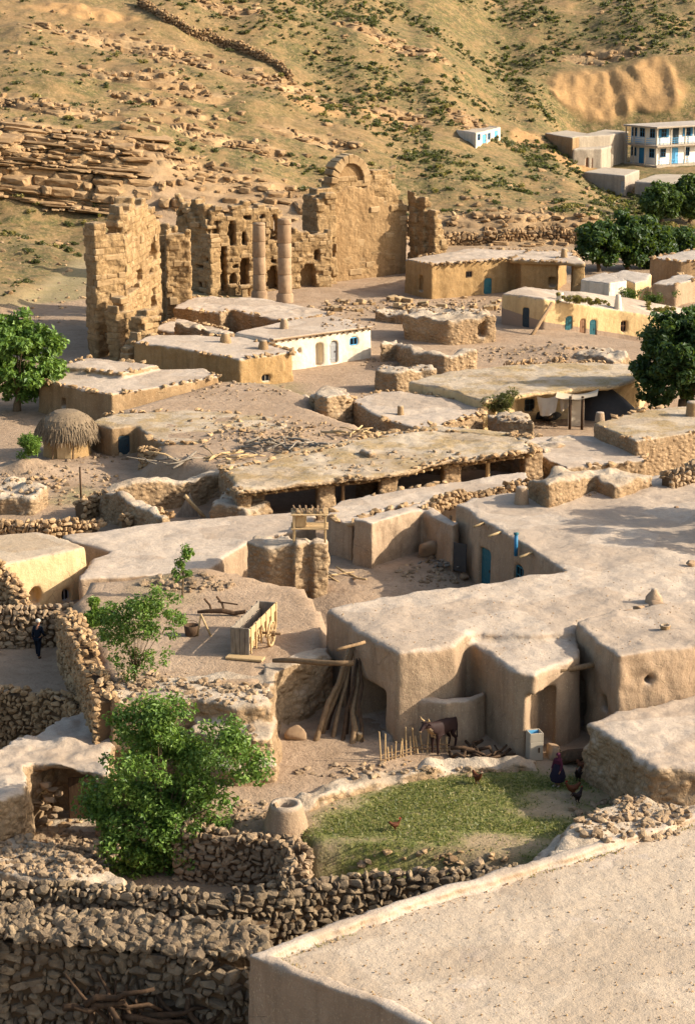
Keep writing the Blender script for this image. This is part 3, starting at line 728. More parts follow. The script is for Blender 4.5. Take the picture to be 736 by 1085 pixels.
def pw(pts, zb, zt):
    """pixel path of the wall's top edge"""
    out = []
    for i, (x, y) in enumerate(pts):
        z = zt[i] if hasattr(zt, '__len__') else zt
        q = P(x, y, z); out.append((q[0], q[1], zb[i] if hasattr(zb, '__len__') else zb, z))
    return out
def block_wall(m, A, B, z0, prof, thick, bh=.45, bw=.85, holes=(), jit=.09, off=0):
    """ashlar wall A->B (xy); prof(u)->z top; holes (u0,u1,z0,z1,arch); wall body lies behind the face A-B"""
    A = np.asarray(A, float)[:2]; B = np.asarray(B, float)[:2]; L = np.linalg.norm(B-A); t = (B-A)/L; n = np.array([t[1], -t[0]])
    if n[1] > 0: n = -n
    ang = math.atan2(t[1], t[0]); zmax = max(prof(u) for u in np.linspace(0, L, 80)); k = 0; z = z0
    while z < zmax:
        h = bh*(.8+.4*rng.random()); zc = z+h/2; u = -bw*rng.random()
        cuts = []
        for (a, b, c0, c1, arch) in holes:
            if c0 < zc < c1:
                if arch and zc > c1-(b-a)/2:
                    r = (b-a)/2; dz = zc-(c1-r); hw = math.sqrt(max(r*r-dz*dz, 0)); mid = (a+b)/2; cuts.append((mid-hw, mid+hw))
                else: cuts.append((a, b))
        while u < L:
            w = bw*(.55+.9*rng.random()); segs = [(max(u, 0), min(u+w, L))]
            for ca, cb in cuts:
                ns = []
                for sa, sb in segs:
                    if cb <= sa or ca >= sb: ns.append((sa, sb)); continue
                    if ca > sa: ns.append((sa, ca))
                    if cb < sb: ns.append((cb, sb))
                segs = ns
            for sa, sb in segs:
                if sb-sa < .06: continue
                if zc > prof((sa+sb)/2)+.1*rng.normal(): continue
                d = thick*(1+.04*rng.normal()); o = jit*rng.normal()+off
                if rng.random() < .04: o -= .14
                if rng.random() < .035: continue
                c = A+t*(sa+sb)/2-n*(d/2)+n*o
                m.box((c[0], c[1], zc), (sb-sa-.02*rng.random(), d, h-.02*rng.random()), ang+.02*rng.normal(), b=.03+.06*rng.random(), jit=.10)
            u += w
        z += h
    return L, t, n

def masonry(m, name, parent, loose=.3):
    """old wall: blocks weathered into one mass, some still standing crisp and proud of it"""
    a, b = MB(), MB()
    for V, Fd, r in m.raw:
        a.add(V, Fd, r)
        if rng.random() < loose:
            c = V.mean(0); b.add(c+(V-c)*np.array([1.0, 1.03, 1.0])+np.array([0, -.04, 0]), Fd, r)
    o = erode(a, name, 'masonry', parent)
    if b.n: b.build('block', M['ashlar'], o)['kind'] = 'stuff'
    return o
def erode(m, name, mat, parent, vox=.11, amp=(.05, .05), smooth=0):
    """weld stacked blocks into one weathered mass of masonry"""
    bm = bmesh.new(); V = np.concatenate(m.V); vs = [bm.verts.new(tuple(v)) for v in V]
    for k, fl in m.F.items():
        for f in np.concatenate(fl): bm.faces.new([vs[i] for i in f])
    V, N, F = voxmesh(bm, None, vox, smooth); V = roughen(V, N, amp, (0, 1)); V = V+N*(.06*np.abs(vn(V/.28, 88)))[:, None]
    return obj(name, mesh_np(name, V-rootloc(parent), [F], True), M[mat], parent)
ground = build_terrain(); build_cliffs()
K = 'mud house'
# ================================================================== near houses
mud('mud_house', 'near mud house at the bottom right, its wide bare roof edged by a pale rim', K,
    [([(262, 1018), (420, 962), (600, 908), (800, 846), (1150, 1000), (620, 1180), (440, 1093)], 2.2)], z0=-2.4, vox=.1, mat='mud', roofmat='mud', lip=.26, lipw=.46, amp=(.04, .02), top=(.05, 1.5), smooth=4)
near = [o for o in S.objects if o.name == 'mud_house'][0]
NRP = pxpoly([(262, 1018), (420, 962), (600, 908), (800, 846), (1150, 1000), (620, 1180), (440, 1093)], 2.2); xs = [p[0] for p in NRP]; ys = [p[1] for p in NRP]
gx = np.arange(min(xs), max(xs), .12); gy = np.arange(min(ys), max(ys), .12); X, Y = (a.ravel() for a in np.meshgrid(gx, gy)); ins = polysd(NRP, X, Y) > .40+.05*vn(v3(X, Y), 3)
Z = 2.235+.05*fbm(v3(X/1.6, Y/1.6), 3, 15)+.02*fbm(v3(X/.3, Y/.3), 2, 16); n_ = len(gx); a = (np.arange(len(gy)-1)[:, None]*n_+np.arange(n_-1)[None, :]).ravel(); F = np.stack([a, a+1, a+n_+1, a+n_], 1); F = F[ins[F].all(1)]
ids, inv = np.unique(F.ravel(), return_inverse=True); obj('roof_earth', mesh_np('roof_earth', np.stack([X, Y, Z], 1)[ids]-rootloc(near), [inv.reshape(-1, 4)], True), M['sand'], near)
big, bp = mud('mud_house', 'largest mud house in the middle right, L shaped with one broad pale roof', K,
    [([(345, 645), (391, 674), (421, 692), (483, 685), (500, 668), (560, 672), (612, 668), (612, 660), (660, 648), (830, 630), (830, 580), (622, 602), (500, 618), (400, 633)], 3.95),
     ([(481, 671), (546, 711), (566, 714), (582, 706), (614, 694), (614, 660), (560, 655), (505, 655)], 3.6),
     ([(482, 533), (530, 562), (598, 604), (630, 607), (700, 606), (830, 590), (830, 470), (736, 497), (660, 508), (560, 519), (500, 527)], 4.0)],
    openings=[(0, 1, 382, 408, 724, 790, 1.8, None, None), (1, 1, 556, 574, 736, 806, 1.8, None, None),
              (2, 1, 509, 519, 581, 618, .35, 'door', 'teal'), (2, 1, 545, 552, 600, 622, .3, 'window', 'teal')],
    vox=.12, amp=(.08, .035), top=(.10, 1.6))
mud('mud_house', 'square mud house right of the big roof with a black hole in its sunlit front', K,
    [([(609, 659), (655, 694), (700, 688), (745, 681), (830, 672), (830, 636), (700, 640), (650, 645)], 4.25)],
    openings=[(0, 0, 612, 622, 718, 786, .5, None, None), (0, 0, 636, 642, 738, 752, .5, None, None), (0, 1, 683, 693, 715, 725, .7, None, None)], amp=(.10, .05), top=(.12, 1.2), rub=.05)
mud('mud_house', 'low mud house at the right edge with crumbling rubble walls under a flat roof', K,
    [([(624, 767), (648, 782), (672, 801), (692, 813), (830, 816), (830, 728), (736, 737), (652, 753)], 2.3)], mat='mudrough', roofmat='mud', amp=(.07, .04), top=(.10, 1.6), rub=.2, batter=.3)
mud('mud_house', 'whitish cream house at the left edge with a small arched window', K,
    [([(-80, 614), (0, 598), (92, 579), (40, 563), (-60, 570), (-110, 590)], 2.7)], openings=[(0, 1, 31, 44, 622, 640, .5, 'arch', None), (0, 1, 65, 74, 624, 642, .3, 'window', 'greydoor')], mat='cream', roofmat='orange', amp=(.03, .015), top=(.03, 2))
mud('mud_shed', 'thick mud plastered shed at the left edge with one wide dark opening', 'shed',
    [([(-90, 852), (-90, 792), (0, 793), (60, 763), (95, 750), (122, 772), (116, 822), (32, 806), (24, 838), (0, 850)], .8)], z0=-2.2, openings=[(0, 6, 39, 102, 820, 884, 1.5, None, None)], mat='mudrough', roofmat='mud', amp=(.18, .08), top=(.2, 1.0), rub=.14, smooth=5)
# bastion, terrace edge and yard pieces
mud('mud_bastion', 'bulging mud retaining wall between the leafy tree and the shaded courtyard', 'retaining wall',
    [([(120, 742), (170, 742), (215, 741), (250, 748), (284, 745), (292, 716), (240, 712), (120, 722)], 2.5), ([(284, 742), (292, 712), (348, 694), (348, 684), (280, 703)], 2.55), ([(205, 775), (250, 783), (288, 780), (292, 760), (280, 735), (205, 745)], 1.7), ([(208, 806), (250, 814), (289, 810), (292, 780), (280, 755), (205, 765)], .8), ([(212, 838), (250, 846), (288, 838), (292, 805), (280, 785), (208, 790)], -.1)], z0=-2.4, mat='mudrough', roofmat='mud', amp=(.12, .05), top=(.10, 1.0), rub=.16, split=False, batter=.45)
mud('mud_wall', 'low curved mud wall of the animal pen below the big roof', 'wall',
    [([(430, 737), (446, 741), (472, 745), (495, 742), (513, 735), (515, 731), (495, 737), (472, 740), (446, 736), (432, 732)], 1.95)], amp=(.05, .02), top=(.12, 1.4), split=False, vox=.09)
mud('mud_bank', 'stony earth bank at the right behind the near roof', 'earth bank',
    [([(572, 918), (600, 884), (648, 855), (720, 842), (830, 842), (830, 900), (700, 930)], .9), ([(560, 925), (590, 890), (640, 870), (830, 870), (830, 940), (640, 940)], .35)], z0=-2.4, mat='mudrough', amp=(.22, .12), top=(.3, 1.5), rub=.16, split=False, batter=.5)
mud('mud_bank', 'rubble covered earth bank at the left edge below the mud shed', 'earth bank',
    [([(-90, 880), (20, 886), (70, 902), (130, 928), (120, 950), (40, 930), (-90, 915)], -.75)], z0=-2.4, mat='mudrough', amp=(.2, .1), top=(.3, 1.4), rub=.14, split=False, batter=.4)
mud('mud_bank', 'low sunlit earth bank between the stake fence and the grass', 'earth bank',
    [([(296, 848), (360, 826), (420, 813), (480, 804), (566, 800), (566, 808), (480, 812), (420, 823), (360, 838), (308, 858)], .4)], mat='mudrough', amp=(.12, .08), top=(.35, .8), rub=.15, split=False, batter=.35)
# yard of the middle terrace
mud('mud_platform', 'squat mud brick platform carrying a wooden rack', 'mud platform',
    [([(262, 574), (284, 580), (308, 579), (312, 571), (300, 566), (270, 567)], 3.2), ([(312, 577), (327, 574), (326, 568), (312, 570)], 3.4), ([(331, 577), (347, 576), (346, 569), (332, 569)], 3.35)], mat='mudrough', amp=(.12, .08), top=(.2, .9), rub=.12, split=False, vox=.11)
mud('mud_wall', 'roofless wedge of mud wall behind the domed oven', 'wall',
    [([(374, 551), (394, 556), (400, 552), (446, 538), (442, 532), (400, 541)], 3.4), ([(441, 536), (480, 556), (486, 552), (448, 531)], 3.3)], amp=(.1, .05), top=(.25, 1.6), split=False, rub=.06)
mud('mud_house', 'low mud room with a pale slab roof left of the roofless mud wall', K,
    [([(345, 546), (373, 556), (385, 545), (440, 533), (484, 522), (558, 512), (556, 500), (470, 512), (400, 523), (358, 531)], 3.0)], amp=(.06, .03), top=(.06, 1.6))
mud('mud_house', 'low mud house with a broad flat roof left of the yard with the wooden rack', K,
    [([(64, 568), (120, 560), (190, 551), (312, 541), (334, 545), (330, 557), (262, 575), (238, 590), (215, 606), (150, 609), (84, 613), (97, 591), (118, 584)], 1.9)], amp=(.06, .03), top=(.08, 1.6), vox=.13)
# ================================================================== stable row
mud('stable_row', 'long stable with dry grass on its roof above four dark open bays', 'stable',
    [([(252, 520), (350, 508), (416, 501), (466, 489), (566, 477), (545, 462), (455, 455), (395, 464), (330, 479), (236, 498)], 2.75, 2.5), ([(252, 520), (266, 518), (262, 500), (236, 498)], 2.5), ([(337, 510), (354, 508), (352, 494), (336, 496)], 2.5), ([(402, 503), (420, 500), (418, 486), (402, 488)], 2.5), ([(470, 489), (486, 487), (482, 475), (466, 477)], 2.5), ([(556, 478), (575, 476), (560, 462), (545, 462)], 2.5),
     ([(236, 498), (330, 479), (455, 455), (545, 462), (545, 458), (455, 450), (330, 474), (232, 494)], 2.5)], mat='mudrough', roofmat='mudstraw', amp=(.07, .05), top=(.10, 1.2), rub=.07)
# ================================================================== middle distance
mud('mud_house', 'mud house with a dark door beside the thatched hut', K,
    [([(96, 446), (118, 454), (146, 451), (158, 462), (176, 470), (205, 470), (300, 455), (310, 442), (200, 435), (122, 437)], 2.0)], openings=[(0, 1, 126, 138, 462, 488, .35, 'door', 'darkdoor')], mat='mud2', roofmat='mudstraw', amp=(.06, .03))
mud('mud_house', 'long low mud house behind the thatched hut, in shade, with two small openings', K,
    [([(40, 401), (86, 412), (118, 418), (232, 399), (216, 390), (110, 392), (70, 393)], 2.4), ([(64, 388), (130, 396), (168, 386), (92, 378)], 2.8)], openings=[(0, 0, 65, 70, 422, 432, .4, None, None)], mat='mud2', roofmat='mud', amp=(.05, .03))
mud('mud_house', 'ochre mud house with a small grey window and a long shaded stone side', K,
    [([(142, 362), (200, 371), (254, 380), (310, 373), (262, 357), (165, 354)], 2.5)], openings=[(0, 2, 277, 286, 396.5, 404.5, .3, 'window', 'whitep')], mat='orange', roofmat='mud', amp=(.05, .03), rub=.06)
mud('whitewashed_house', 'whitewashed house with two doors and log ends under the eaves in front of the columns', 'house',
    [([(248, 352), (287, 360), (393, 346), (352, 333), (300, 340)], 2.75)], openings=[(0, 1, 334.5, 342, 364, 387, .6, None, None), (0, 1, 349, 357, 361.5, 384.5, .3, 'door', 'greydoor'), (0, 1, 371, 379, 357.5, 366, .3, 'window', 'skyblue'), (0, 1, 314.5, 318, 368, 374, .3, None, None)], mat='white', roofmat='mud', amp=(.03, .015), top=(.05, 2))
mud('mud_house', 'flat roofed mud house with rubble walls at the foot of the two columns', K,
    [([(184, 326), (234, 332), (244, 328), (300, 340), (350, 333), (340, 327), (268, 315), (200, 315)], 2.3)], mat='mudrough', roofmat='mud', rub=.12, amp=(.08, .05))
mud('mud_house', 'small low flat roof tucked against the broken corner tower', K,
    [([(160, 347), (190, 337), (250, 351), (200, 356)], 1.8)], mat='mudrough', roofmat='mud', rub=.08)
mud('stone_house', 'ochre stone house with a teal door and a stone porch right of the tall apse', 'house',
    [([(429, 274), (457, 280), (546, 273), (552, 276), (590, 277), (592, 270), (600, 266), (500, 263)], 3.5), ([(540, 275), (619, 279), (606, 267), (560, 266)], 3.55, 3.2), ([(607, 279), (619, 279), (616, 274), (606, 275)], 3.4)],
    openings=[(0, 1, 512.5, 520.5, 295, 315.5, .35, 'door', 'teal'), (0, 1, 494, 500, 287.5, 294, .3, 'window', 'wooddark'), (0, 0, 443, 448.5, 292, 309, .4, None, None), (0, 3, 580, 589, 294, 304, .8, None, None)], mat='orange', roofmat='mud', rub=.04, amp=(.06, .04))
mud('cream_house', 'long cream house with teal doors and grass on its roof beside the dark tree', 'house',
    [([(531, 311), (576, 316), (656, 329), (722, 339), (745, 331), (668, 316), (610, 308), (555, 303)], [2.9, 2.9, 1.3, .2, .2, 1.3, 2.6, 2.9])], z0=-2.6,
    openings=[(0, 0, 553, 560, 326, 348, .3, 'door', 'darkdoor'), (0, 1, 599, 605.5, 335, 354, .3, 'door', 'teal'), (0, 1, 614, 619.5, 338, 357, .3, 'door', 'browndoor'), (0, 1, 624.5, 631, 339, 359, .3, 'door', 'teal'), (0, 1, 657, 663, 340, 352, .3, 'window', 'browndoor'), (0, 2, 682, 688, 352, 362, .3, 'window', 'wooddark'), (0, 0, 537, 539.5, 320, 327, .3, 'window', 'skyblue')], mat='cream2', roofmat='mud', amp=(.03, .02), top=(.05, 3))
mud('mud_house', 'broad flat roofed house with cloths hung along its cream front', K,
    [([(432, 404), (480, 413), (512, 424), (546, 414), (546, 410), (678, 399), (690, 386), (600, 384), (532, 386), (460, 396)], 2.6), ([(512, 424), (548, 418), (652, 407), (678, 399), (600, 398), (540, 405)], 2.65, 2.3)],
    openings=[(0, 4, 556, 566, 423, 436, .3, 'window', 'darkdoor'), (0, 4, 604, 640, 420, 444, .9, None, None), (0, 4, 573, 582, 422, 445, .5, None, None)], mat='cream', roofmat='mudstraw', amp=(.07, .05), rub=.04)
mud('mud_house', 'low mud house with rough rubble walls right of the small stone hut', K,
    [([(372, 424), (391, 436), (412, 446), (452, 455), (511, 437), (500, 425), (440, 416), (400, 414)], 2.0)], mat='mudrough', roofmat='mud', rub=.12, amp=(.1, .05))
mud('stone_hut', 'small stone hut with a domed earth roof and a dark doorway', 'hut',
    [([(328, 419), (345, 425), (373, 421), (366, 411), (342, 409)], 2.3), ([(334, 417), (346, 420), (366, 417), (360, 412), (344, 411)], 2.7)], openings=[(0, 0, 331.5, 338, 424, 443, .6, None, None)], mat='mudrough', amp=(.08, .05), rub=.14, split=False)
mud('mud_house', 'flat mud house at the right edge with rubble front and straw patched roof', K,
    [([(629, 448), (650, 457), (673, 468), (736, 458), (830, 450), (830, 424), (736, 430), (680, 434)], 2.4)], mat='mudrough', roofmat='mudstraw', rub=.07, amp=(.06, .03))
mud('mud_house', 'lower flat roof with a stone front below the straw patched roof', K,
    [([(546, 470), (575, 484), (600, 496), (684, 488), (676, 474), (632, 462), (566, 462)], 1.5)], mat='mudrough', roofmat='mud', rub=.08, amp=(.06, .03))
mud('mud_lump', 'large eroded lump of mud wall on the back edge of the big roof', 'mud wall',
    [([(560, 507), (580, 514), (606, 510), (628, 505), (650, 512), (690, 505), (650, 500), (628, 495), (590, 496)], [5.0, 5.2, 5.0, 4.7, 4.8, 4.5, 4.6, 5.0, 5.2], None)], mat='mudrough', amp=(.2, .08), rub=.14, top=(.3, 1.0), split=False)
mud('ruined_wall', 'ruined mud room with a shaded left side before the ochre stone house', 'ruin',
    [([(427, 333), (475, 339), (524, 335), (516, 326), (440, 326)], 2.4)], openings=[(0, 1, 506, 515, 342, 358, .7, None, None)], mat='mudrough', amp=(.14, .08), rub=.2, top=(.5, 1.3), split=False, vox=.18)
mud('ruined_wall', 'crumbled block wall catching the sun left of the broad cloth hung house', 'ruin',
    [([(398, 392), (420, 394), (461, 389), (458, 385), (402, 387)], 1.9)], mat='mudrough', amp=(.12, .08), rub=.2, top=(.4, 1.3), split=False, vox=.18)
mud('ruined_wall', 'long low shaded earth wall behind the crumbled block wall', 'ruin',
    [([(404, 364), (420, 362), (436, 374), (470, 378), (505, 374), (504, 371), (470, 374), (438, 369), (420, 358), (404, 360)], 1.7)], mat='mudrough', amp=(.12, .08), rub=.18, top=(.5, 1.3), split=False, vox=.18)
mud('ruined_wall', 'stony spur of wall falling away to the right of the ochre mud house', 'ruin',
    [([(240, 407), (256, 404), (300, 412), (345, 424), (340, 428), (296, 416), (252, 412)], 1.0)], mat='mudrough', amp=(.15, .1), rub=.2, top=(.5, 1.2), split=False, vox=.18)
mud('ruined_wall', 'ruined mud wall in the left middle with the leaning plank sheet against it', 'ruin',
    [([(106, 517), (118, 513), (146, 510), (200, 503), (247, 497), (250, 500), (204, 507), (150, 514), (124, 517), (180, 546), (172, 549), (112, 521)], 1.9)], mat='mudrough', amp=(.12, .08), rub=.16, top=(.5, 1.6), split=False, vox=.15)
mud('ruined_wall', 'heap of fallen wall at the left end of the stable row', 'ruin',
    [([(238, 516), (256, 523), (276, 518), (262, 508), (244, 508)], 2.0), ([(226, 536), (262, 540), (284, 532), (262, 520), (234, 518)], 1.5)], mat='mudrough', amp=(.2, .1), rub=.22, top=(.3, 1.0), split=False, batter=.4)
mud('ruined_wall', 'dark crumbling stone stub left of the cloth hung house', 'ruin',
    [([(517, 440), (530, 446), (566, 448), (560, 440), (530, 436)], 2.0)], mat='mudrough', amp=(.14, .08), rub=.2, top=(.3, 1.0), split=False)
mud('ruined_wall', 'rough stone knoll in front of the cream house ladder', 'ruin',
    [([(612, 372), (650, 380), (664, 376), (640, 368), (620, 366)], .8)], mat='mudrough', amp=(.2, .1), rub=.25, top=(.4, 1.0), split=False, batter=.5)
for pts, z, lab in [([(0, 512), (26, 507), (50, 517), (34, 528), (0, 527)], 1.1, 'collapsed heap of mud wall at the left edge above the grassy patch'), ([(566, 470), (600, 460), (614, 466), (576, 480)], 1.5, 'mud wall stub joining the stable end to the lower flat roof'), ([(186, 345), (214, 349), (236, 353), (234, 350), (212, 345), (188, 341)], 2.6, 'stone parapet running from the corner tower to the whitewashed house'), ([(398, 330), (430, 333), (430, 329), (400, 327)], 1.2, 'low broken wall between the apse and the ruined mud room'), ([(640, 400), (672, 412), (676, 408), (646, 396)], 1.3, 'crumbled wall end below the dark tree'), ([(430, 462), (470, 468), (508, 462), (506, 459), (470, 464), (432, 459)], 2.3, 'ridge of broken wall behind the stable roof'), ([(380, 478), (392, 482), (400, 478), (388, 475)], 2.9, 'lump of mud wall standing behind the middle of the stable')]:
    mud('ruined_wall', lab, 'ruin', [(pts, z)], mat='mudrough', amp=(.14, .09), rub=.22, top=(.5, 1.1), split=False, vox=.16, batter=.2)
# houses right behind the cream house
for pts, z, lab, mt in [([(614, 296), (645, 300), (664, 297), (640, 288)], 2.6, 'little white rubble walled house behind the cream house', 'white'),
                        ([(640, 291), (672, 300), (684, 297), (690, 290), (660, 286)], 2.3, 'little cream house with a broken roof beside the white rubble one', 'cream'),
                        ([(690, 300), (716, 301), (742, 294), (720, 290)], 2.2, 'pale low house at the right edge above the green shrubs', 'mud')]:
    mud('mud_house', lab, K, [(pts, z)], mat=mt, roofmat='roofgrey', amp=(.06, .04), rub=.03)
mud('mud_house', 'brown house with a wide grey flat roof at the right edge below the far trees', K,
    [([(688, 273), (720, 277), (800, 275), (800, 258), (736, 264)], 3.0)], mat='mud2', roofmat='roofgrey', amp=(.04, .03))
# ================================================================== far right
def flat(px, py): return G(px, py)
def at_ground(pts, z): return pts
zs = 5.0
mud('small_white_house', 'lone small white house with blue doors high on the grassy slope', 'house',
    [([(470, 136.5), (504, 142), (530, 135.5), (497, 131)], TZ(*G(505, 157)[:2])+1.75)], z0=TZ(*G(505, 157)[:2])-1.5,
    openings=[(0, 1, 511, 514.5, 142.5, 156.6, .3, 'door', 'skyblue'), (0, 1, 523, 527, 139, 153.5, .3, 'door', 'skyblue'), (0, 1, 506, 509, 142, 149, .25, 'window', 'blue'), (0, 1, 517, 519.5, 141, 148, .25, 'window', 'blue')], mat='white', roofmat='grey', amp=(.02, .01), top=(.02, 2), lip=.15)
for pts, z, lab, mt, op in [
    ([(577, 141), (606, 146), (626, 142), (600, 138)], 9.2, 'low brown outbuilding left of the annexes by the school', 'mud2', []),
    ([(606, 145), (646, 143), (665, 139), (640, 137)], 9.2, 'long blank grey annex wall joined to the two storey school', 'grey', []),
    ([(606, 158), (637, 157.5), (650, 154), (615, 154)], 7.8, 'grey annex with two brown doors below the school', 'grey', [(0, 0, 620, 622.5, 167, 179, .3, 'door', 'browndoor'), (0, 0, 625, 627.5, 167, 179, .3, 'door', 'browndoor')]),
    ([(618, 182), (662, 186), (677, 180), (640, 177)], 5.35, 'pale concrete annex with one grey door, lowest below the school', 'roofgrey', [(0, 0, 657, 660.5, 192, 204, .3, 'door', 'greydoor')]),
    ([(672, 192), (720, 196), (760, 186), (700, 182)], 4.6, 'grey flat roofed store at the right below the school', 'roofgrey', [])]:
    mud('annex', lab, 'outbuilding', [(pts, z)], z0=1.5, openings=op, mat=mt, roofmat='grey', amp=(.02, .015), top=(.02, 2))
# ================================================================== two storey school
def school():
    z0 = TZ(*P(694, 176, 5.1)[:2])
    C0 = P(694, 176, 5.15); LE = P(661, 172.5, 5.15); R1 = P(790, 171.5, 5.15)
    c = C0[:2]; a = LE[:2]-c; b = R1[:2]-c
    La = np.linalg.norm(a); Lb = 14.5; a /= La; b /= np.linalg.norm(b)
    b = np.array([-a[1], a[0]]); b = b if b[0] > 0 else -b                # keep the block square
    zt = P(694, 133, 5)[2]; Hh = atY(694, 134, C0[1])[2]-5.15
    r = thing('school', 'two storey cream school with blue doors and shutters and railed galleries', 'school', (c[0], c[1], 5.1))
    ang = math.atan2(b[1], b[0]); D = La
    def loc(u, v, z): q = c+b*u+a*v; return np.array([q[0], q[1], 5.1+z])
    w = MB(); gal = 1.0; h1 = Hh*.5
    core = loc(gal+(Lb-gal)/2, gal*.0+1.0+(D-1.0)/2, Hh/2-.2); w.box(core, (Lb-gal, D-1.0, Hh-.35+.4), ang, b=.03); w.build('wall', M['limewash'], r)
    s = MB(); s.box(loc(Lb/2-.2, D/2-.25, Hh-.1), (Lb+.5, D+.5, .22), ang); s.build('roof', M['roofgrey'], r)
    s = MB(); s.box(loc(Lb/2, D/2-.2, h1), (Lb+.1, D+.1, .24), ang); s.build('gallery_floor', M['roofgrey'], r)
    s = MB(); s.box(loc(Lb/2, D/2-.2, -.3), (Lb+.3, D+.3, .8), ang); s.build('plinth', M['grey'], r)
    for u, v in [(0, 0), (2.6, 0), (5.2, 0), (7.8, 0), (10.4, 0), (13, 0), (0, D*.36), (0, D*.72), (0, D-.1)]:
        m = MB(); m.box(loc(u+.05, v+.02, Hh/2), (.16, .16, Hh-.2), ang); m.build('post', M['whitep'], r)
    rl = MB()
    for zz in (.35, .62, .9):
        rl.bar(loc(.05, 0.02, h1+zz+.1), loc(Lb, .02, h1+zz+.1), .05); rl.bar(loc(.05, .02, h1+zz+.1), loc(.05, D, h1+zz+.1), .05)
    k = 0
    while k < Lb: rl.bar(loc(k+.05, .02, h1+.1), loc(k+.05, .02, h1+1.0), .04); k += .65
    rl.build('gallery_railing', M['skyblue'], r)
    rl = MB(); rl.bar(loc(.05, .02, .75), loc(Lb, .02, .75), .06); rl.bar(loc(.05, .02, .4), loc(Lb, .02, .4), .05)
    for k in range(0, 14): rl.bar(loc(k+.05, .02, .0), loc(k+.05, .02, .75), .05)
    rl.build('porch_railing', M['skyblue'], r)
    n3 = np.array([a[0], a[1], 0]); t3 = np.array([b[0], b[1], 0])
    for fl in (.1, h1+.12):
        for u, kind in [(2.2, 'w'), (4.4, 'd'), (6.6, 'w'), (8.8, 'w'), (11, 'd'), (13, 'w')]:
            o = loc(u, 1.0, fl)
            if kind == 'd': leaf('door', r, o[:2]-a*.0, b, -a, 1.05, o[2], o[2]+2.15, 'skyblue' if fl < 1 else 'darkdoor', inn=-.04)
            else: leaf('window', r, o[:2], b, -a, .95, o[2]+.95, o[2]+2.1, 'blue', inn=-.04)
            if kind == 'w' and fl > 1:
                for sg in (-1, 1):
                    m = MB(); m.box(o+t3*sg*.72-n3*.06+np.array([0, 0, 1.52]), (.4, .05, 1.15), ang); m.build('shutter', M['blue'], r)
        for v, kind in [(D*.3, 'w'), (D*.62, 'd' if fl < 1 else 'w'), (D*.88, 'w')]:
            o = loc(gal, v, fl)
            if kind == 'd': leaf('door', r, o[:2], a, -b, 1.0, o[2], o[2]+2.1, 'blue', inn=-.04)
            else: leaf('window', r, o[:2], a, -b, 1.0, o[2]+.9, o[2]+2.1, 'blue', inn=-.04)
    return r
school()

# ================================================================== the ruined temple
def along(A, B, px, py):
    q = hitwall(px, py, A, B); L = np.linalg.norm((B-A)[:2]); t = (B-A)[:2]/L
    return float((q[:2]-A[:2])@t), q[2]
def profile(A, B, pts):
    k = [along(A, B, x, y) for x, y in pts]; us = [p[0] for p in k]; zs_ = [p[1] for p in k]
    return lambda u: float(np.interp(u, us, zs_))+.9*(math.floor(vn([[u/.9, 3.3, 1]], 81)[0]*3)/3)+.15
def hole(A, B, x0, x1, yt, yb, arch=1):
    u0, _ = along(A, B, x0, (yt+yb)/2); u1, _ = along(A, B, x1, (yt+yb)/2); xm = (x0+x1)/2
    return (min(u0, u1), max(u0, u1), along(A, B, xm, yb)[1], along(A, B, xm, yt)[1], arch)
def solid(m, A, B, z0, prof, thick, off, step=.6, holes=()):
    """plain core or plaster skin following the same outline"""
    A = np.asarray(A)[:2]; B = np.asarray(B)[:2]; L = np.linalg.norm(B-A); t = (B-A)/L; n = np.array([t[1], -t[0]]); n = n if n[1] < 0 else -n
    k = int(L/step)+1; ang = math.atan2(t[1], t[0])
    for i in range(k):
        u0, u1 = i*L/k, (i+1)*L/k; um = (u0+u1)/2; zt = prof(um)
        if zt <= z0+.1: continue
        c = A+t*um-n*(thick/2+off); m.box((c[0], c[1], (z0+zt)/2), (u1-u0, thick, zt-z0), ang, b=.003)
# --- corner tower on the left
zt0 = -.6
TA, TB, TC, TD = P(104, 380, 0), P(136, 376, 0), P(172, 349, 0), P(190, 337, 0)
r = thing('ruined_tower', 'tall broken corner tower of stepped stone blocks at the left of the ruin', 'ruin', (TB[0], TB[1], -.3))
m = MB(); pf = profile(TA, TB, [(104, 240), (108, 236), (118, 236), (126, 236), (130, 226), (137, 222)])
block_wall(m, TA, TB, zt0, pf, 1.6, .55, 1.05, jit=.06); masonry(m, 'side_wall', r)
m = MB(); pf2 = profile(TB, TC, [(134, 226), (140, 219), (146, 224), (152, 215), (158, 222), (163, 217), (168, 232), (173, 240)])
hs = [hole(TB, TC, 161, 167, 250, 278), hole(TB, TC, 146, 151, 284, 297), hole(TB, TC, 160, 167, 310, 324), hole(TB, TC, 155, 158, 240, 246, 0), hole(TB, TC, 164, 167, 240, 246, 0), hole(TB, TC, 135, 148, 302, 309, 0)]
L, t, n = block_wall(m, TB, TC, zt0, pf2, 1.5, .5, .95, hs, jit=.05)
o = masonry(m, 'front_wall', r)
m = MB(); solid(m, TB, TC, zt0, lambda u: pf2(u)-1.2, .6, .85); solid(m, TA, TB, zt0, lambda u: pf(u)-1.2, .8, .4); m.build('core', M['plaster'], r)
m = MB(); block_wall(m, P(181, 343, 0), TD, zt0, profile(P(181, 343, 0), TD, [(180, 238), (184, 246), (190, 250)]), 1.3, .44, .75, jit=.1); masonry(m, 'pier', r)
m = MB(); q = TC[:2]+np.array([.3, 1.6]); block_wall(m, q, q+np.array([2.2, .4]), zt0, lambda u: 8.3, .8, .44, .75, jit=.08); masonry(m, 'recessed_wall', r)
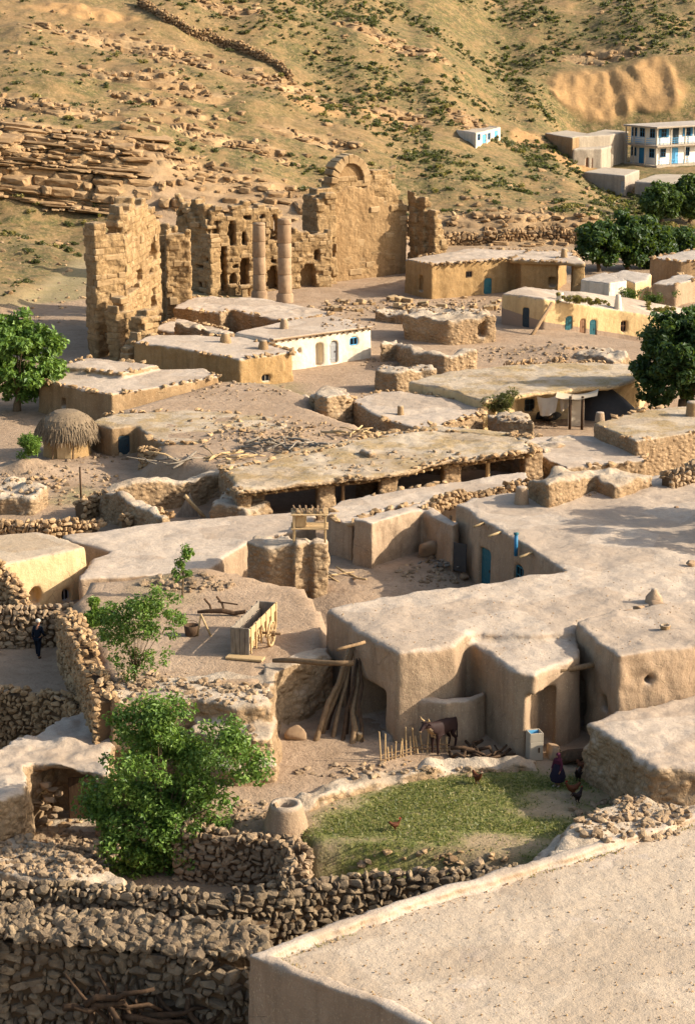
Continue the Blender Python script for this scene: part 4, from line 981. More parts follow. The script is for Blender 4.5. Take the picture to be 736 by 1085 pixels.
# broken blocks stepping down at the foot of the tower
m = MB()
for (x0, y0, x1, y1, top) in [(126, 362, 146, 358, 323), (150, 366, 170, 362, 332), (136, 372, 150, 370, 354)]:
    A, B = P(x0, y0+22, 0), P(x1, y1+22, 0); zt = atY((x0+x1)/2, top, A[1])[2]; block_wall(m, A, B, zt0, lambda u: zt-.5*abs(math.floor(u/.9)-1), 1.2, .5, .8, jit=.12)
masonry(m, 'fallen_corner', r)
# --- long hall wall with windows
r = thing('ruined_hall', 'long ruined hall wall pierced by arched windows behind the two columns', 'ruin', P(260, 312, 0))
HA, HB = P(224, 315, 0), P(352, 307, 0)
pf = profile(HA, HB, [(224, 222), (240, 224), (262, 222), (285, 219), (296, 224), (300, 232), (304, 243), (310, 247), (330, 245), (350, 242)])
hs = [hole(HA, HB, 225.5, 231, 238, 265), hole(HA, HB, 243, 249.5, 235, 261), hole(HA, HB, 256, 261.5, 246, 260), hole(HA, HB, 286, 294.5, 228, 256), hole(HA, HB, 255, 264, 271, 311, 0), hole(HA, HB, 243.5, 250.5, 290, 303),
      hole(HA, HB, 226.5, 231.5, 295, 313), hole(HA, HB, 319, 335, 280, 309), hole(HA, HB, 333, 339, 264, 276), hole(HA, HB, 234, 240, 261, 312, 0), hole(HA, HB, 284, 296, 283, 308), hole(HA, HB, 275, 281, 226, 233)]
m = MB(); block_wall(m, HA, HB, -.4, pf, 1.0, .36, .66, hs, jit=.035); masonry(m, 'front_wall', r)
m = MB(); solid(m, HA, HB, -.4, lambda u: pf(u)-.8, .5, 1.45, step=1.5); m.build('back_wall', M['plaster'], r)
SA, SB = P(188, 309, 0), P(224, 316, 0)
pf = profile(SA, SB, [(186, 222), (200, 216), (211, 217), (215, 232), (219, 246), (224, 250)])
m = MB(); block_wall(m, SA, SB, -.4, pf, 1.2, .46, .9, [], jit=.05)
for k in range(7):                                                     # springing of a broken vault
    u = .5+k*.45; q = SA[:2]+(SB-SA)[:2]/np.linalg.norm((SB-SA)[:2])*u; m.box((q[0], q[1]-.55, 9.4-k*.42), (.5, .9, .45), .2*k, b=.05, jit=.05)
masonry(m, 'side_wall', r)
m = MB()
for x, y in [(246, 314), (259, 315), (266, 314)]: q = P(x, y, 0); m.box((q[0], q[1]-.4, .45), (.6, .6, 1.1), .3, b=.06, jit=.06); m.box((q[0], q[1]-.4, 1.1), (.9, .8, .25), .3, b=.05, jit=.05)
masonry(m, 'pedestal', r)
# --- tall apse
r = thing('ruined_apse', 'tall ruined apse with a rounded stone crown and stepped right flank', 'ruin', P(385, 303, 0))
AA, AB = P(330, 303, 0), P(430, 294, 0)
pts = [(329, 246), (331, 205), (342, 197), (350, 193), (352, 192), (394, 190), (396, 184), (410, 180), (418, 187), (424, 200), (430, 215), (432, 232)]
pf = profile(AA, AB, pts); m = MB(); hb = hole(AA, AB, 369, 384, 198, 209, 0)
block_wall(m, AA, AB, -.3, pf, 1.7, .55, 1.1, [hb], jit=.07); masonry(m, 'back_wall', r)
zc = along(AA, AB, 371, 194)[1]; u0, u1 = along(AA, AB, 354, 194)[0], along(AA, AB, 389, 194)[0]; rr = (u1-u0)/2; um = (u0+u1)/2
t = (AB-AA)[:2]/np.linalg.norm((AB-AA)[:2]); n = np.array([t[1], -t[0]]); n = n if n[1] < 0 else -n; ang = math.atan2(t[1], t[0])
m = MB()
for k in range(11):                                                    # half round crown
    th = (k+.5)*math.pi/11; cx = um+math.cos(th)*rr; cz = zc+math.sin(th)*rr*1.22
    q = AA[:2]+t*cx-n*.7; m.box((q[0], q[1], cz), (.75+.2*rng.random(), 1.6, .62), M=Rz(ang)@Ry(-th), b=.06, jit=.08)
m.build('arch_ring', M['ashlar'], r)
m = MB()
for k in range(12):
    x = -rr+(k+.5)*rr/6; h = math.sqrt(max(rr*rr-x*x, 0))*1.18; q = AA[:2]+t*(um+x)-n*.55; m.box((q[0], q[1], zc+h/2-.4), (rr/6+.01, .5, h+.8), ang, b=.004)
m.build('tympanum', M['plaster'], r)
m = MB(); ua, ub = along(AA, AB, 354, 300)[0], along(AA, AB, 429, 300)[0]
top = lambda u: min(pf(u+ua)-.7, along(AA, AB, 371, 201 + 30*max(0, (u/(ub-ua)-.5)/.5)+8*max(0, .18-u/(ub-ua))/.18)[1]+.55*vn([[u/.7, 2, 2.]], 3)[0])
solid(m, AA[:2]+t*ua, AA[:2]+t*ub, -.3, top, .4, -.10, step=.3); o = erode(m, 'plaster_face', 'plaster', r, vox=.12, amp=(.12, .07))
m = MB()                                                               # left pier, proud of the wall
block_wall(m, AA+np.array([*(n*1.2), 0]), AA+np.array([*(t*2.2+n*1.2), 0]), -.3, lambda u: pf(min(u, 2.1))-.2-.6*(u > 1.5), 1.3, .65, 1.1, [], jit=.14); masonry(m, 'pier', r)
# right flank runs forward from the wall and steps down
WA = AB[:2]+n*.0; WB = AB[:2]+n*3.6+t*1.1; m = MB()
for j in range(3):
    w0 = WA+(WB-WA)*j/3+t*.2; hz = (pf(np.linalg.norm((AB-AA)[:2])-.3)+1.4)*(1-.10*j)
    block_wall(m, w0+n*1.2, w0+n*1.2+t*1.7, -.3, lambda u, hz=hz: hz-1.05*math.floor(u/.45)*(.8+.2*j), 1.25, .5, .8, [], jit=.14)
masonry(m, 'flank_wall', r)
# --- two standing columns
for x, yb, yt, w, lab in [(275, 320, 236, 13.5, 'left of the two tall standing columns, slightly thinner and shorter'), (302, 323, 232, 14.5, 'right of the two tall standing columns, taller with a pitted shaft')]:
    q = P(x, yb, 0); zt = atY(x, yt, q[1])[2]; R = w/2/2200*q[1]*1.02
    r = thing('column', lab, 'column', (q[0], q[1], 0), 'columns of the ruin'); z = -.3
    m = MB(); m.lathe((q[0], q[1], 0), [(R*1.22, -.4), (R*1.25, .9), (R*1.12, 1.05), (R*1.02, 1.15)], 22, wob=.05); m.build('base', M['column'], r, True)
    m = MB(); z = 1.12
    while z < zt-.2:
        h = min(1.3+.6*rng.random(), zt-z); m.lathe((q[0]+.02*rng.normal(), q[1], 0), [(R*.2, z), (R*.95, z+.01), (R*1.0, z+.07), (R*(1.0-.012*z/2), z+h-.07), (R*.94, z+h-.01), (R*.2, z+h)], 22, wob=.035); z += h
    m.build('shaft', M['column'], r, True)
# ================================================================== dry stone walls
stone_wall('stone_wall', 'tall dark dry stone wall across the bottom left, stretching up to the pale roof', 'stone wall',
    pw([(-60, 934), (0, 936), (70, 938), (140, 946), (230, 949), (300, 940), (370, 926), (450, 926), (548, 924)], -2.2, [1.15, 1.15, 1.1, 1.0, 1.0, 1.1, 1.25, 1.1, .95]), .7, .33, 'stonegrey', 3, ragged=.22)
stone_wall('stone_wall', 'lower stepped front face of the dark dry stone wall, half in shadow at the bottom edge', 'stone wall',
    pw([(-60, 990), (0, 985), (80, 990), (160, 1002), (240, 1018), (300, 1020)], -3.6, [.2, .2, .2, .1, 0, -.1]), .7, .42, 'stonegrey', 3, ragged=.5, caps=False)
# rubble spilled between the two faces
m = MB()
for i in range(900):
    x = -60+340*rng.random(); f = rng.random(); q = P(x, 956+.08*max(x, 0)+f*(34), .75-.5*f); s = .10+.2*rng.random()**1.5
    m.rock((q[0], q[1], q[2]-.02+.08*rng.random()-.1), (s*1.2, s, s*.75), 2, tilt=1.6)
cr = MB(); q = [P(-70, 955, .45), P(285, 972, .2), P(285, 1012, -.5), P(-70, 990, 0)]
cr.add(np.array(q+[(a[0], a[1], -2.3) for a in q]), {4: [[0, 1, 2, 3], [4, 7, 6, 5], [0, 4, 5, 1], [1, 5, 6, 2], [2, 6, 7, 3], [3, 7, 4, 0]]})
r = thing('rubble_ledge', 'ledge of loose grey rubble between the two faces of the dark stone wall', 'rubble', P(120, 975, 0))
a = m.build('rubble', M['stonegrey'], r, False); a['kind'] = 'stuff'; cr.build('core', M['mortar'], r)
stone_wall('stone_wall', 'retaining wall of rounded stones right of the leafy tree, below the clay oven', 'stone wall',
    pw([(188, 872), (240, 880), (300, 886), (318, 902), (312, 920)], -2.0, [.25, .2, .2, .25, .3]), .8, .30, 'stone', 3, ragged=.2)
stone_wall('stone_wall', 'round dry stone pen wall at the left edge behind the mud shed', 'stone wall',
    pw([(-60, 730), (0, 729), (40, 731), (74, 739), (92, 750), (90, 768)], -1.9, [.9, .9, .9, .85, .8, .5]), .7, .30, 'stonewarm', 2, ragged=.15)
stone_wall('stone_wall', 'sunlit rough stone wall between the lane and the small tree', 'stone wall',
    pw([(70, 642), (84, 668), (98, 702), (112, 738)], -.8, [2.9, 3.0, 2.8, 2.6]), .9, .32, 'stonewarm', 2, ragged=.35)
stone_wall('stone_wall', 'shaded brown stone wall closing the lane behind the walking man', 'stone wall',
    pw([(-60, 640), (20, 642), (74, 640)], -.2, 2.1), .7, .34, 'stone', 2, ragged=.2)
stone_wall('stone_wall', 'broken stone gable at the left edge before the cream house', 'stone wall',
    pw([(-50, 600), (-5, 598), (14, 612), (26, 634)], -.2, [3.4, 3.3, 2.9, 2.2]), .7, .34, 'stonewarm', 2, ragged=.4)
stone_wall('stone_wall', 'low stone field wall at the left edge below the patch of grass', 'stone wall',
    pw([(-60, 550), (0, 554), (50, 555), (102, 550)], -.2, 1.0), .7, .36, 'stonewarm', 2, ragged=.2)
stone_wall('stone_wall', 'low stone wall joining the ruined mud wall to the flat roof', 'stone wall',
    pw([(132, 548), (152, 543), (178, 540)], -.2, 1.3), .7, .36, 'stonewarm', 2, ragged=.2)
stone_wall('stone_wall', 'stone wall end standing at the corner of the grassy patch', 'stone wall',
    pw([(84, 528), (108, 519)], -.2, 1.4), .8, .4, 'stonewarm', 2, ragged=.4)
stone_wall('stone_wall', 'curved stone wall below the straw covered roof of the mud house by the hut', 'stone wall',
    pw([(152, 474), (176, 481), (206, 485)], -.2, 1.6), .8, .42, 'stonewarm', 2, ragged=.3)
stone_wall('stone_wall', 'stone wall at the right edge above the tree shadow on the big roof', 'stone wall',
    pw([(706, 500), (736, 494), (800, 480)], 3.7, 4.8), .9, .36, 'stone', 2, ragged=.2)
stone_wall('stone_wall', 'row of squared stones along the far edge of the low room roof', 'stone wall',
    pw([(446, 536), (485, 523), (560, 511)], 2.8, 3.4), .6, .34, 'stonewarm', 2, ragged=.3)
stone_wall('stone_wall', 'low rubble wall crossing the open ground before the cream house', 'stone wall',
    pw([(535, 385), (590, 381), (640, 385)], -.2, .7), .9, .45, 'stonewarm', 1, ragged=.4)
stone_wall('field_wall', 'long brown field wall climbing across the upper left hillside', 'field wall',
    [(*G(x, y)[:2], G(x, y)[2]-.4, G(x, y)[2]+1.15) for x, y in [(148, 6), (175, 22), (200, 36), (228, 46), (252, 54), (274, 62), (294, 72), (308, 86)]], .8, .5, 'rockhill', 1, ragged=.2)
stone_wall('terrace_wall', 'broken grey terrace wall at the foot of the slope left of the far trees', 'stone wall',
    [(*G(x, y)[:2], G(x, y)[2]-.4, G(x, y)[2]+1.0) for x, y in [(440, 262), (480, 258), (530, 256), (570, 252), (612, 256)]], 1.0, .55, 'rockhill', 1, ragged=.6)

# ================================================================== cones, ovens, stubs
def cone(name, label, cat, px, py, zb, w, h, mat='mud', taper=.75, lump=.05, hollow=False, group=None):
    q = P(px, py, zb); R = w/2/2200*np.linalg.norm(q-CAM); H = h/2200*np.linalg.norm(q-CAM)/math.cos(PITCH)
    m = MB(); pr = [(R*1.08, -.15), (R*1.03, .05*H), (R*.95, .4*H), (R*taper*1.02, .85*H), (R*taper*.93, H)]
    pr += [(R*taper*.62, H*.98), (R*taper*.6, H*.55), (.02, H*.5)] if hollow else [(R*taper*.6, H*1.04), (.02, H*1.05)]
    m.lathe(tuple(q), pr, 22, wob=lump); return tag(m.build(name, M[mat], None, True, origin=q), label, cat, group)
cone('clay_oven', 'squat round clay oven with an open top on the grassy yard', 'oven', 303, 880, 0, 46, 30, 'mud', .76, .05, True)
o = cone('domed_oven', 'smooth domed mud oven in the corner of the roofless wall', 'oven', 430, 582, 1.05, 24, 26, 'mud', .8, .04)
q = P(430, 583, 1.0); m = MB(); m.box((q[0], q[1]-.1, q[2]+.06), (1.5, 1.1, .2), .3, b=.05); tag(m.build('oven_slab', M['mud'], None, origin=q), 'flat mud slab under the smooth domed oven', 'slab')
cone('roof_chimney', 'blunt mud chimney at the far corner of the big roof', 'chimney', 552, 533, 4.0, 15, 17, 'mud', .8)
cone('roof_chimney', 'right one of the mud chimneys on the whitewashed house roof', 'chimney', 301, 347, 2.8, 9, 9, 'mud', .75)
cone('roof_chimney', 'front one of the mud chimneys on the ochre mud house roof', 'chimney', 279, 370, 2.5, 11, 9, 'mud2', .7)
cone('roof_chimney', 'back left mud chimney on the ochre mud house roof', 'chimney', 239, 363, 2.5, 12, 10, 'mud2', .7)
cone('roof_chimney', 'white tapering chimney on the cream house roof', 'chimney', 654, 327, 1.4, 8, 14, 'white', .7)
cone('roof_chimney', 'short white chimney by the ladder end of the cream house', 'chimney', 593, 317, 2.55, 8, 7, 'white', .85)
cone('roof_chimney', 'small mud chimney on the stone house porch roof', 'chimney', 597, 272, 3.6, 7, 8, 'mud2', .8)
cone('roof_chimney', 'rounded mud chimney on the flat roof left of the cloth hung house', 'chimney', 424, 438, 2.0, 7, 8, 'mud2', .9)
cone('roof_chimney', 'stout mud chimney near the dark tree on the straw patched roof', 'chimney', 733, 440, 2.4, 14, 14, 'mud2', .95)
cone('roof_chimney', 'short mud chimney on the left corner of the straw patched roof', 'chimney', 635, 444, 2.4, 10, 7, 'mud', .85)
cone('stone_stub', 'pale broken column stub standing alone behind the straw covered roof', 'column stub', 279, 453, 0, 11, 27, 'mud', .92)
cone('stone_stub', 'brown column stub beside the small stone hut', 'column stub', 348, 459, 0, 9, 17, 'mud2', .95)
cone('stone_stub', 'stubby domed stone at the left end of the row of fallen drums', 'column stub', 213, 444, 0, 12, 14, 'mud2', .85)
cone('mud_cone', 'little cone of mud on the big roof beside the pale stones', 'mud cone', 692, 638, 3.97, 18, 14, 'mud', .35)
cone('bowl', 'small clay bowl lying on the square house roof', 'bowl', 704, 668, 4.25, 10, 6, 'mud2', 1.15, .02, True)
cone('straw_heap', 'dome of dry brush beside the stone hut', 'straw heap', 341, 474, 0, 40, 17, 'thatch', .55, .12)
for x, y, w, h, lab in [(229, 443, 18, 12, 'rounded boulder second in the row of fallen drums'), (246, 441, 20, 11, 'broad rounded boulder third in the row of fallen drums'), (258, 438, 12, 8, 'small rounded boulder at the right end of the row of fallen drums')]:
    cone('boulder', lab, 'boulder', x, y, 0, w, h, 'mudrough', .7, .12)
q = P(232, 448, 0); m = MB(); m.tube([q+np.array([-1.5, 0, .25]), q+np.array([1.6, -.5, .25])], .32, 14, .05); tag(m.build('fallen_drum', M['column'], None, origin=q), 'fallen column drum lying on the ground before the rounded boulders', 'column drum')
q = P(540, 657, 3.3)
# pale stones on the big roof
for x, y, w, h, lab in [(664, 652, 13, 9, 'pale squared stone at the left end of the stone row on the big roof'), (676, 648, 18, 9, 'longer pale stone in the row on the big roof'), (698, 645, 26, 8, 'low pale mud clod beside the mud cone on the big roof'), (731, 600, 10, 8, 'brown stone at the right edge of the big roof'), (716, 539, 6, 4, 'small dark stone on the shaded part of the big roof')]:
    q = P(x, y, 3.97); s = np.linalg.norm(q-CAM)/2200; m = MB(); m.rock((q[0], q[1], q[2]+h*s*.35), (w*s*.55, w*s*.4, h*s*.55), 3); tag(m.build('roof_stone', M['column'], None, True, origin=q), lab, 'stone')

# ================================================================== thatched hut
q = P(70, 487, 0); s = np.linalg.norm(q-CAM)/2200; R = 25*s; Hw = 26*s
r = thing('thatched_hut', 'round mud hut under a shaggy thatched dome', 'hut', (q[0], q[1]+R*.6, 0)); c = (q[0], q[1]+R*.6, 0)
m = MB(); m.lathe(c, [(R*1.05, -.3), (R*1.02, .3), (R*.98, Hw*.6), (R*.97, Hw*1.05), (R*.3, Hw*1.1)], 28, wob=.03); m.build('wall', M['orange'], r, True)
m = MB(); Hd = 27*s
m.lathe(c, [(R*.6, Hw*.86), (R*1.3, Hw*.82), (R*1.33, Hw*.92), (R*1.2, Hw*.92+Hd*.35), (R*.95, Hw*.92+Hd*.68), (R*.5, Hw*.92+Hd*.93), (.05, Hw*.92+Hd)], 40, wob=.06)
for i in range(900):                                                   # straw ends
    th = rng.random()*6.28; u = rng.random()**.6; rr = R*1.34*math.sqrt(1-(1-u)**2*.98); zz = Hw*.9+Hd*(1-u)**1.0*1.0; d = np.array([math.cos(th), math.sin(th), 0])
    p0 = np.array(c)+d*rr*.99+np.array([0, 0, zz*1.0]); p1 = p0+d*(.10+.12*rng.random())+np.array([0, 0, -.32-.2*rng.random()]); m.tube([p0, p1], [.028, .012], 4, cap=False)
m.build('thatch', M['thatch'], r, False)
m = MB(); A = np.array(c)
for dx in (-.75, .55):
    m.tube([A+np.array([dx, -R*1.12, -.1]), A+np.array([dx+.1, -R*1.1, Hw*.95])], .06, 7, .2)
m.build('post', M['wood'], r); m = MB(); m.box(A+np.array([0, -R*1.0, .95]), (.9, .12, 1.5), .1); m.build('hatch', M['woodpale'], r)

# ================================================================== timber: beams, racks, poles
def logs(name, label, cat, L, mat='wood', group=None, n=8, wob=.15):
    m = MB()
    for pts, rr in L: m.tube(pts, rr, n, wob)
    o = np.mean([np.mean(np.asarray(p, float), axis=0) for p, _ in L], axis=0); o[2] = min(np.min(np.asarray(p)[:, 2]) for p, _ in L)
    return tag(m.build(name, M[mat], None, True, origin=o), label, cat, group)
def wav(p0, p1, k=5, a=.06):
    p0 = np.asarray(p0, float); p1 = np.asarray(p1, float); ts = np.linspace(0, 1, k)[:, None]
    return p0+(p1-p0)*ts+np.r_[np.zeros((1, 3)), a*rng.normal(size=(k-2, 3)), np.zeros((1, 3))]
# stable: joists under the roof edge and the post of the last bay (parts of the stable)
st = [o for o in S.objects if o.name == 'stable_row'][0]
edge = [P(x, y, 2.55) for x, y in [(252, 520), (350, 508), (416, 501), (466, 489), (566, 477)]]
Ls = [np.linalg.norm(b-a) for a, b in zip(edge[:-1], edge[1:])]
for a, b, L in zip(edge[:-1], edge[1:], Ls):
    k = int(L/.62)
    for i in range(k):
        p = a+(b-a)*(i+.5)/k; n = np.array([(b-a)[1], -(b-a)[0], 0])/L; m = MB()
        m.tube([p-n*1.6+np.array([0, 0, -.26]), p+n*(.22+.1*rng.random())+np.array([0, 0, -.28])], .075+.02*rng.random(), 7, .15); m.build('joist', M['woodpale'], st, True)
m = MB()
for a, b in zip(edge[:-1], edge[1:]):
    n = np.array([(b-a)[1], -(b-a)[0], 0])/np.linalg.norm(b-a); m.tube(wav(a-n*.35+np.array([0, 0, -.42]), b-n*.35+np.array([0, 0, -.42]), 5, .03), .1, 8, .1)
m.build('beam', M['wood'], st, True)
q = P(517, 512, .3); q[1] += 0; zt = 2.3; p = P(517, 481, 2.45)
m = MB(); m.tube([(p[0], p[1]+.3, -.2), (p[0], p[1]+.3, 2.3)], .13, 8, .1); m.box((p[0], p[1]+.3, 2.22), (.9, .25, .18), .2); m.build('post', M['woodpale'], st)
p = P(363, 508, 2.4); m = MB(); m.tube([(p[0], p[1]+.4, -.2), (p[0], p[1]+.4, 2.2)], .1, 8, .1); m.build('post', M['wood'], st)
# log ends under the whitewashed house eaves
wh = [o for o in S.objects if o.name == 'whitewashed_house'][0]; a, b = P(287, 361.5, 2.6), P(393, 347.5, 2.6); n = np.array([(b-a)[1], -(b-a)[0], 0])/np.linalg.norm(b-a)
for i in range(15):
    p = a+(b-a)*(i+.5)/15; m = MB(); m.tube([p-n*.3+np.array([0, 0, -.02]), p+n*(.34+.1*rng.random())+np.array([0, 0, -.04])], .075, 7, .1); m.build('rafter_end', M['wood'], wh, True)
m = MB(); q = [P(287, 359.5, 2.8), P(393, 345.5, 2.8)]; m.box((q[0]+q[1])/2+np.array([0, 0, -.02])+n*.02, (np.linalg.norm(q[1]-q[0]), .55, .16), math.atan2((q[1]-q[0])[1], (q[1]-q[0])[0]), b=.05, jit=.05); m.build('eave', M['mud'], wh)
sh = [o for o in S.objects if o.name == 'stone_house'][0]; a, b = P(457, 281, 3.4), P(546, 274, 3.4); n = np.array([(b-a)[1], -(b-a)[0], 0])/np.linalg.norm(b-a)
for i in range(12):
    p = a+(b-a)*(i+.5)/12; m = MB(); m.tube([p-n*.3, p+n*(.4+.15*rng.random())], .08, 7, .1); m.build('rafter_end', M['wood'], sh, True)
m = MB(); q = [P(456, 278.5, 3.5), P(547, 271.5, 3.5)]; m.box((q[0]+q[1])/2+n*.1, (np.linalg.norm(q[1]-q[0]), .9, .14), math.atan2((q[1]-q[0])[1], (q[1]-q[0])[0]), b=.05, jit=.06); m.build('eave', M['mud'], sh)
# poles leaning in the courtyard
TOP = hitwall(368, 690, P(345, 650, 3.95), P(421, 692, 3.95))
spec = [(333, 790, 372, 682, .10, 'thickest pole of the leaning bundle, splayed furthest left'), (341, 782, 377, 678, .075, 'thin dark pole leaning second from the left in the bundle'), (352, 786, 374, 690, .08, 'pole leaning in the middle of the bundle'), (362, 790, 380, 692, .07, 'straight pole leaning right of the middle of the bundle'),
        (372, 793, 379, 700, .10, 'stout pole standing almost upright at the front of the bundle'), (383, 792, 382, 684, .06, 'thin pole at the right of the bundle against the wall'), (346, 778, 366, 700, .06, 'short thin pole half hidden at the back of the bundle'), (366, 783, 371, 706, .07, 'short knotty pole between the stouter ones in the bundle')]
for x0, y0, x1, y1, rr, lab in spec:
    p0 = P(x0, y0, .02); p1 = atY(x1, y1, TOP[1]-.55+.2*rng.random()); logs('leaning_pole', lab, 'pole', [(wav(p0, p1, 6, .05), np.linspace(rr*1.25, rr*.8, 6))], 'wood' if rr > .07 else 'wooddark', 'poles leaning in the courtyard')
p0 = P(289, 700, 2.8); p1 = atY(374, 703, p0[1]-1.3); logs('log', 'long thin log bridging the terrace edge and the leaning poles', 'log', [(wav(p0, p1, 6, .05), [.09, .12, .13, .12, .11, .12])], 'wood')
p0 = P(365, 684, 4.1); logs('log', 'short log end lying on the roof rim above the leaning poles', 'log', [(wav(p0+np.array([-.3, -.5, 0]), p0+np.array([.8, .3, .05]), 4, .03), .07)], 'wood')
cone('clay_jar', 'ochre clay jar standing among the leaning poles', 'jar', 381, 789, 0, 10, 13, 'orange', .6, .03, True)
for x0, y0, x1, y1, dz, lab in [(614, 693, 572, 697, .0, 'upper log jutting from the wall of the square mud house'), (630, 703, 592, 711, .0, 'lower log jutting from the wall of the square mud house')]:
    A, B = P(609, 659, 4.25), P(655, 694, 4.25); p1 = hitwall(x0, y0, A, B); p0 = atY(x1, y1, p1[1]-1.2)
    logs('log', lab, 'log', [(wav(p1+(p1-p0)*.2, p0, 6, .06), np.linspace(.14, .1, 6))], 'wood')
A, B = P(609, 659, 4.25), P(655, 694, 4.25); p = hitwall(611, 750, A, B); logs('post', 'grey timber post standing at the square house doorway', 'post', [([(p[0]-.1, p[1]-.2, -.1), (p[0]-.05, p[1]-.2, 3.0)], .11)], 'wood')
# wooden rack on the mud platform
q = P(328, 572, 3.35); r = thing('wooden_rack', 'rickety two tier wooden rack on the mud platform', 'rack', q); W = .75; Dp = .55
for sx in (-1, 1):
    for sy in (-1, 1):
        m = MB(); m.bar(q+np.array([sx*W, sy*Dp, -.2]), q+np.array([sx*W*1.02, sy*Dp, 1.45]), .1); m.build('leg', M['woodpale'], r)
for zz in (.7, 1.4):
    m = MB()
    for k in range(5): m.box(q+np.array([0, -Dp+Dp*k/2, zz]), (2*W+.3, .2, .05), .03*rng.normal(), b=.01)
    m.build('shelf', M['woodpale'], r)
m = MB(); m.box(q+np.array([-.45, 0, 1.05]), (.55, .8, .6), .1, b=.02); m.build('crate', M['woodpale'], r)
m = MB()
for k in range(6): m.tube(wav(q+np.array([-.6+.25*k, -.5, 1.5]), q+np.array([-.8+.3*k, .6, 1.56]), 4, .04), .05, 6, .2)
m.build('stick_load', M['wood'], r)
# cart
zc = TZ(*P(272, 690, 2.5)[:2]); F0 = P(254.5, 696, zc); Bk = P(287, 662, zc); d = (Bk-F0); d[2] = 0; Lc = 4.1; d /= np.linalg.norm(d); s_ = np.array([d[1], -d[0], 0])
r = thing('wooden_cart', 'old wooden trough cart with one spoked wheel at its side', 'cart', (F0+d*Lc/2)*np.array([1, 1, 0])+np.array([0, 0, zc])); ang = math.atan2(d[1], d[0]); base = F0.copy(); base[2] = zc
Mx = np.stack([d, -s_, np.array([0, 0, 1.0])], 1)
for sd, nm in ((-1, 'side_board'), (1, 'side_board')):
    m = MB()
    for k in range(3):
        p = base+d*Lc/2+s_*sd*(.27+.06*k)+np.array([0, 0, .32+.36*k]); m.box(p, (Lc, .06, .34), M=Mx, b=.012, r=.2*k)
    for k in range(6): m.box(base+d*(.2+k*(Lc-.4)/5)+s_*sd*.42+np.array([0, 0, .68]), (.09, .07, 1.15), M=Mx, b=.01)
    m.build(nm, M['woodpale' if sd > 0 else 'woodgrey'], r)
m = MB()
for k in range(4): m.box(base+d*.02+s_*(-.31+.205*k)+np.array([0, 0, .66]), (.06, .19, 1.2), M=Mx, b=.01)
m.build('front_board', M['woodgrey'], r); m = MB(); m.box(base+d*(Lc-.03)+np.array([0, 0, .7]), (.06, .7, 1.0), M=Mx); m.build('back_board', M['woodgrey'], r)
m = MB(); m.box(base+d*Lc/2+np.array([0, 0, .2]), (Lc-.15, .52, .07), M=Mx); m.build('floor', M['woodgrey'], r)
wc = base+d*1.75+s_*.85+np.array([0, 0, .55]); m = MB(); a = np.linspace(0, 2*math.pi, 25)
m.tube([wc+d*.52*math.cos(x)+np.array([0, 0, .52*math.sin(x)]) for x in a], .055, 7, cap=False)
wh_ = m.build('wheel', M['woodpale'], r, True)
for k in range(8):
    x = k*math.pi/4; m = MB(); m.bar(wc, wc+d*.5*math.cos(x)+np.array([0, 0, .5*math.sin(x)]), .05); m.build('spoke', M['woodpale'], wh_)
m = MB(); m.tube([wc-s_*.16, wc+s_*.16], .12, 10); m.build('hub', M['wood'], wh_)
m = MB(); m.tube([wc-s_*1.0, wc+s_*.4], .06, 8); m.build('axle', M['wood'], r)
m = MB(); m.box(base+d*(-.25)+s_*.3+np.array([0, 0, .06]), (.5, 1.6, .1), M=Mx); tag(m.build('plank', M['woodpale'], None, origin=base), 'weathered plank lying at the front foot of the wooden cart', 'plank')
# plough and bucket left of the cart
q = G(238, 652); r = thing('plough', 'dark wooden plough with an upright handle lying on the terrace', 'plough', q)
m = MB(); m.tube(wav(q+np.array([-1.2, .1, .12]), q+np.array([.95, -.15, .22]), 5, .04), [.07, .1, .12, .11, .09], 8, .1); m.build('beam', M['wooddark'], r)
for dx, h in ((-.55, .75), (.0, .85)):
    m = MB(); m.tube([q+np.array([dx, 0, .1]), q+np.array([dx-.1, .05, h*.6]), q+np.array([dx-.35, .1, h])], .05, 7, .1); m.build('handle', M['wooddark'], r)
m = MB(); m.bar(q+np.array([-.3, .05, .62]), q+np.array([.6, .0, .5]), .06); m.build('crossbar', M['wooddark'], r)
q = G(203, 674); r = thing('bucket', 'dark bucket with a rough rim on the bare terrace', 'bucket', q); m = MB(); m.lathe(tuple(q), [(.25, 0), (.29, .2), (.33, .5), (.30, .5), (.26, .1), (.02, .08)], 18, wob=.04); m.build('body', M['wooddark'], r, True)
m = MB(); a = np.linspace(0, math.pi, 9); m.tube([q+np.array([.32*math.cos(x), 0, .5+.2*math.sin(x)]) for x in a], .015, 5); m.build('handle', M['wood'], r)
q = G(213, 674); logs('trestle', 'pair of pale sticks propped beside the dark bucket', 'trestle', [([q+np.array([-.15, 0, 0]), q+np.array([0, .1, .95])], .04), ([q+np.array([.45, -.1, 0]), q+np.array([0, .1, .95])], .045)], 'woodpale')
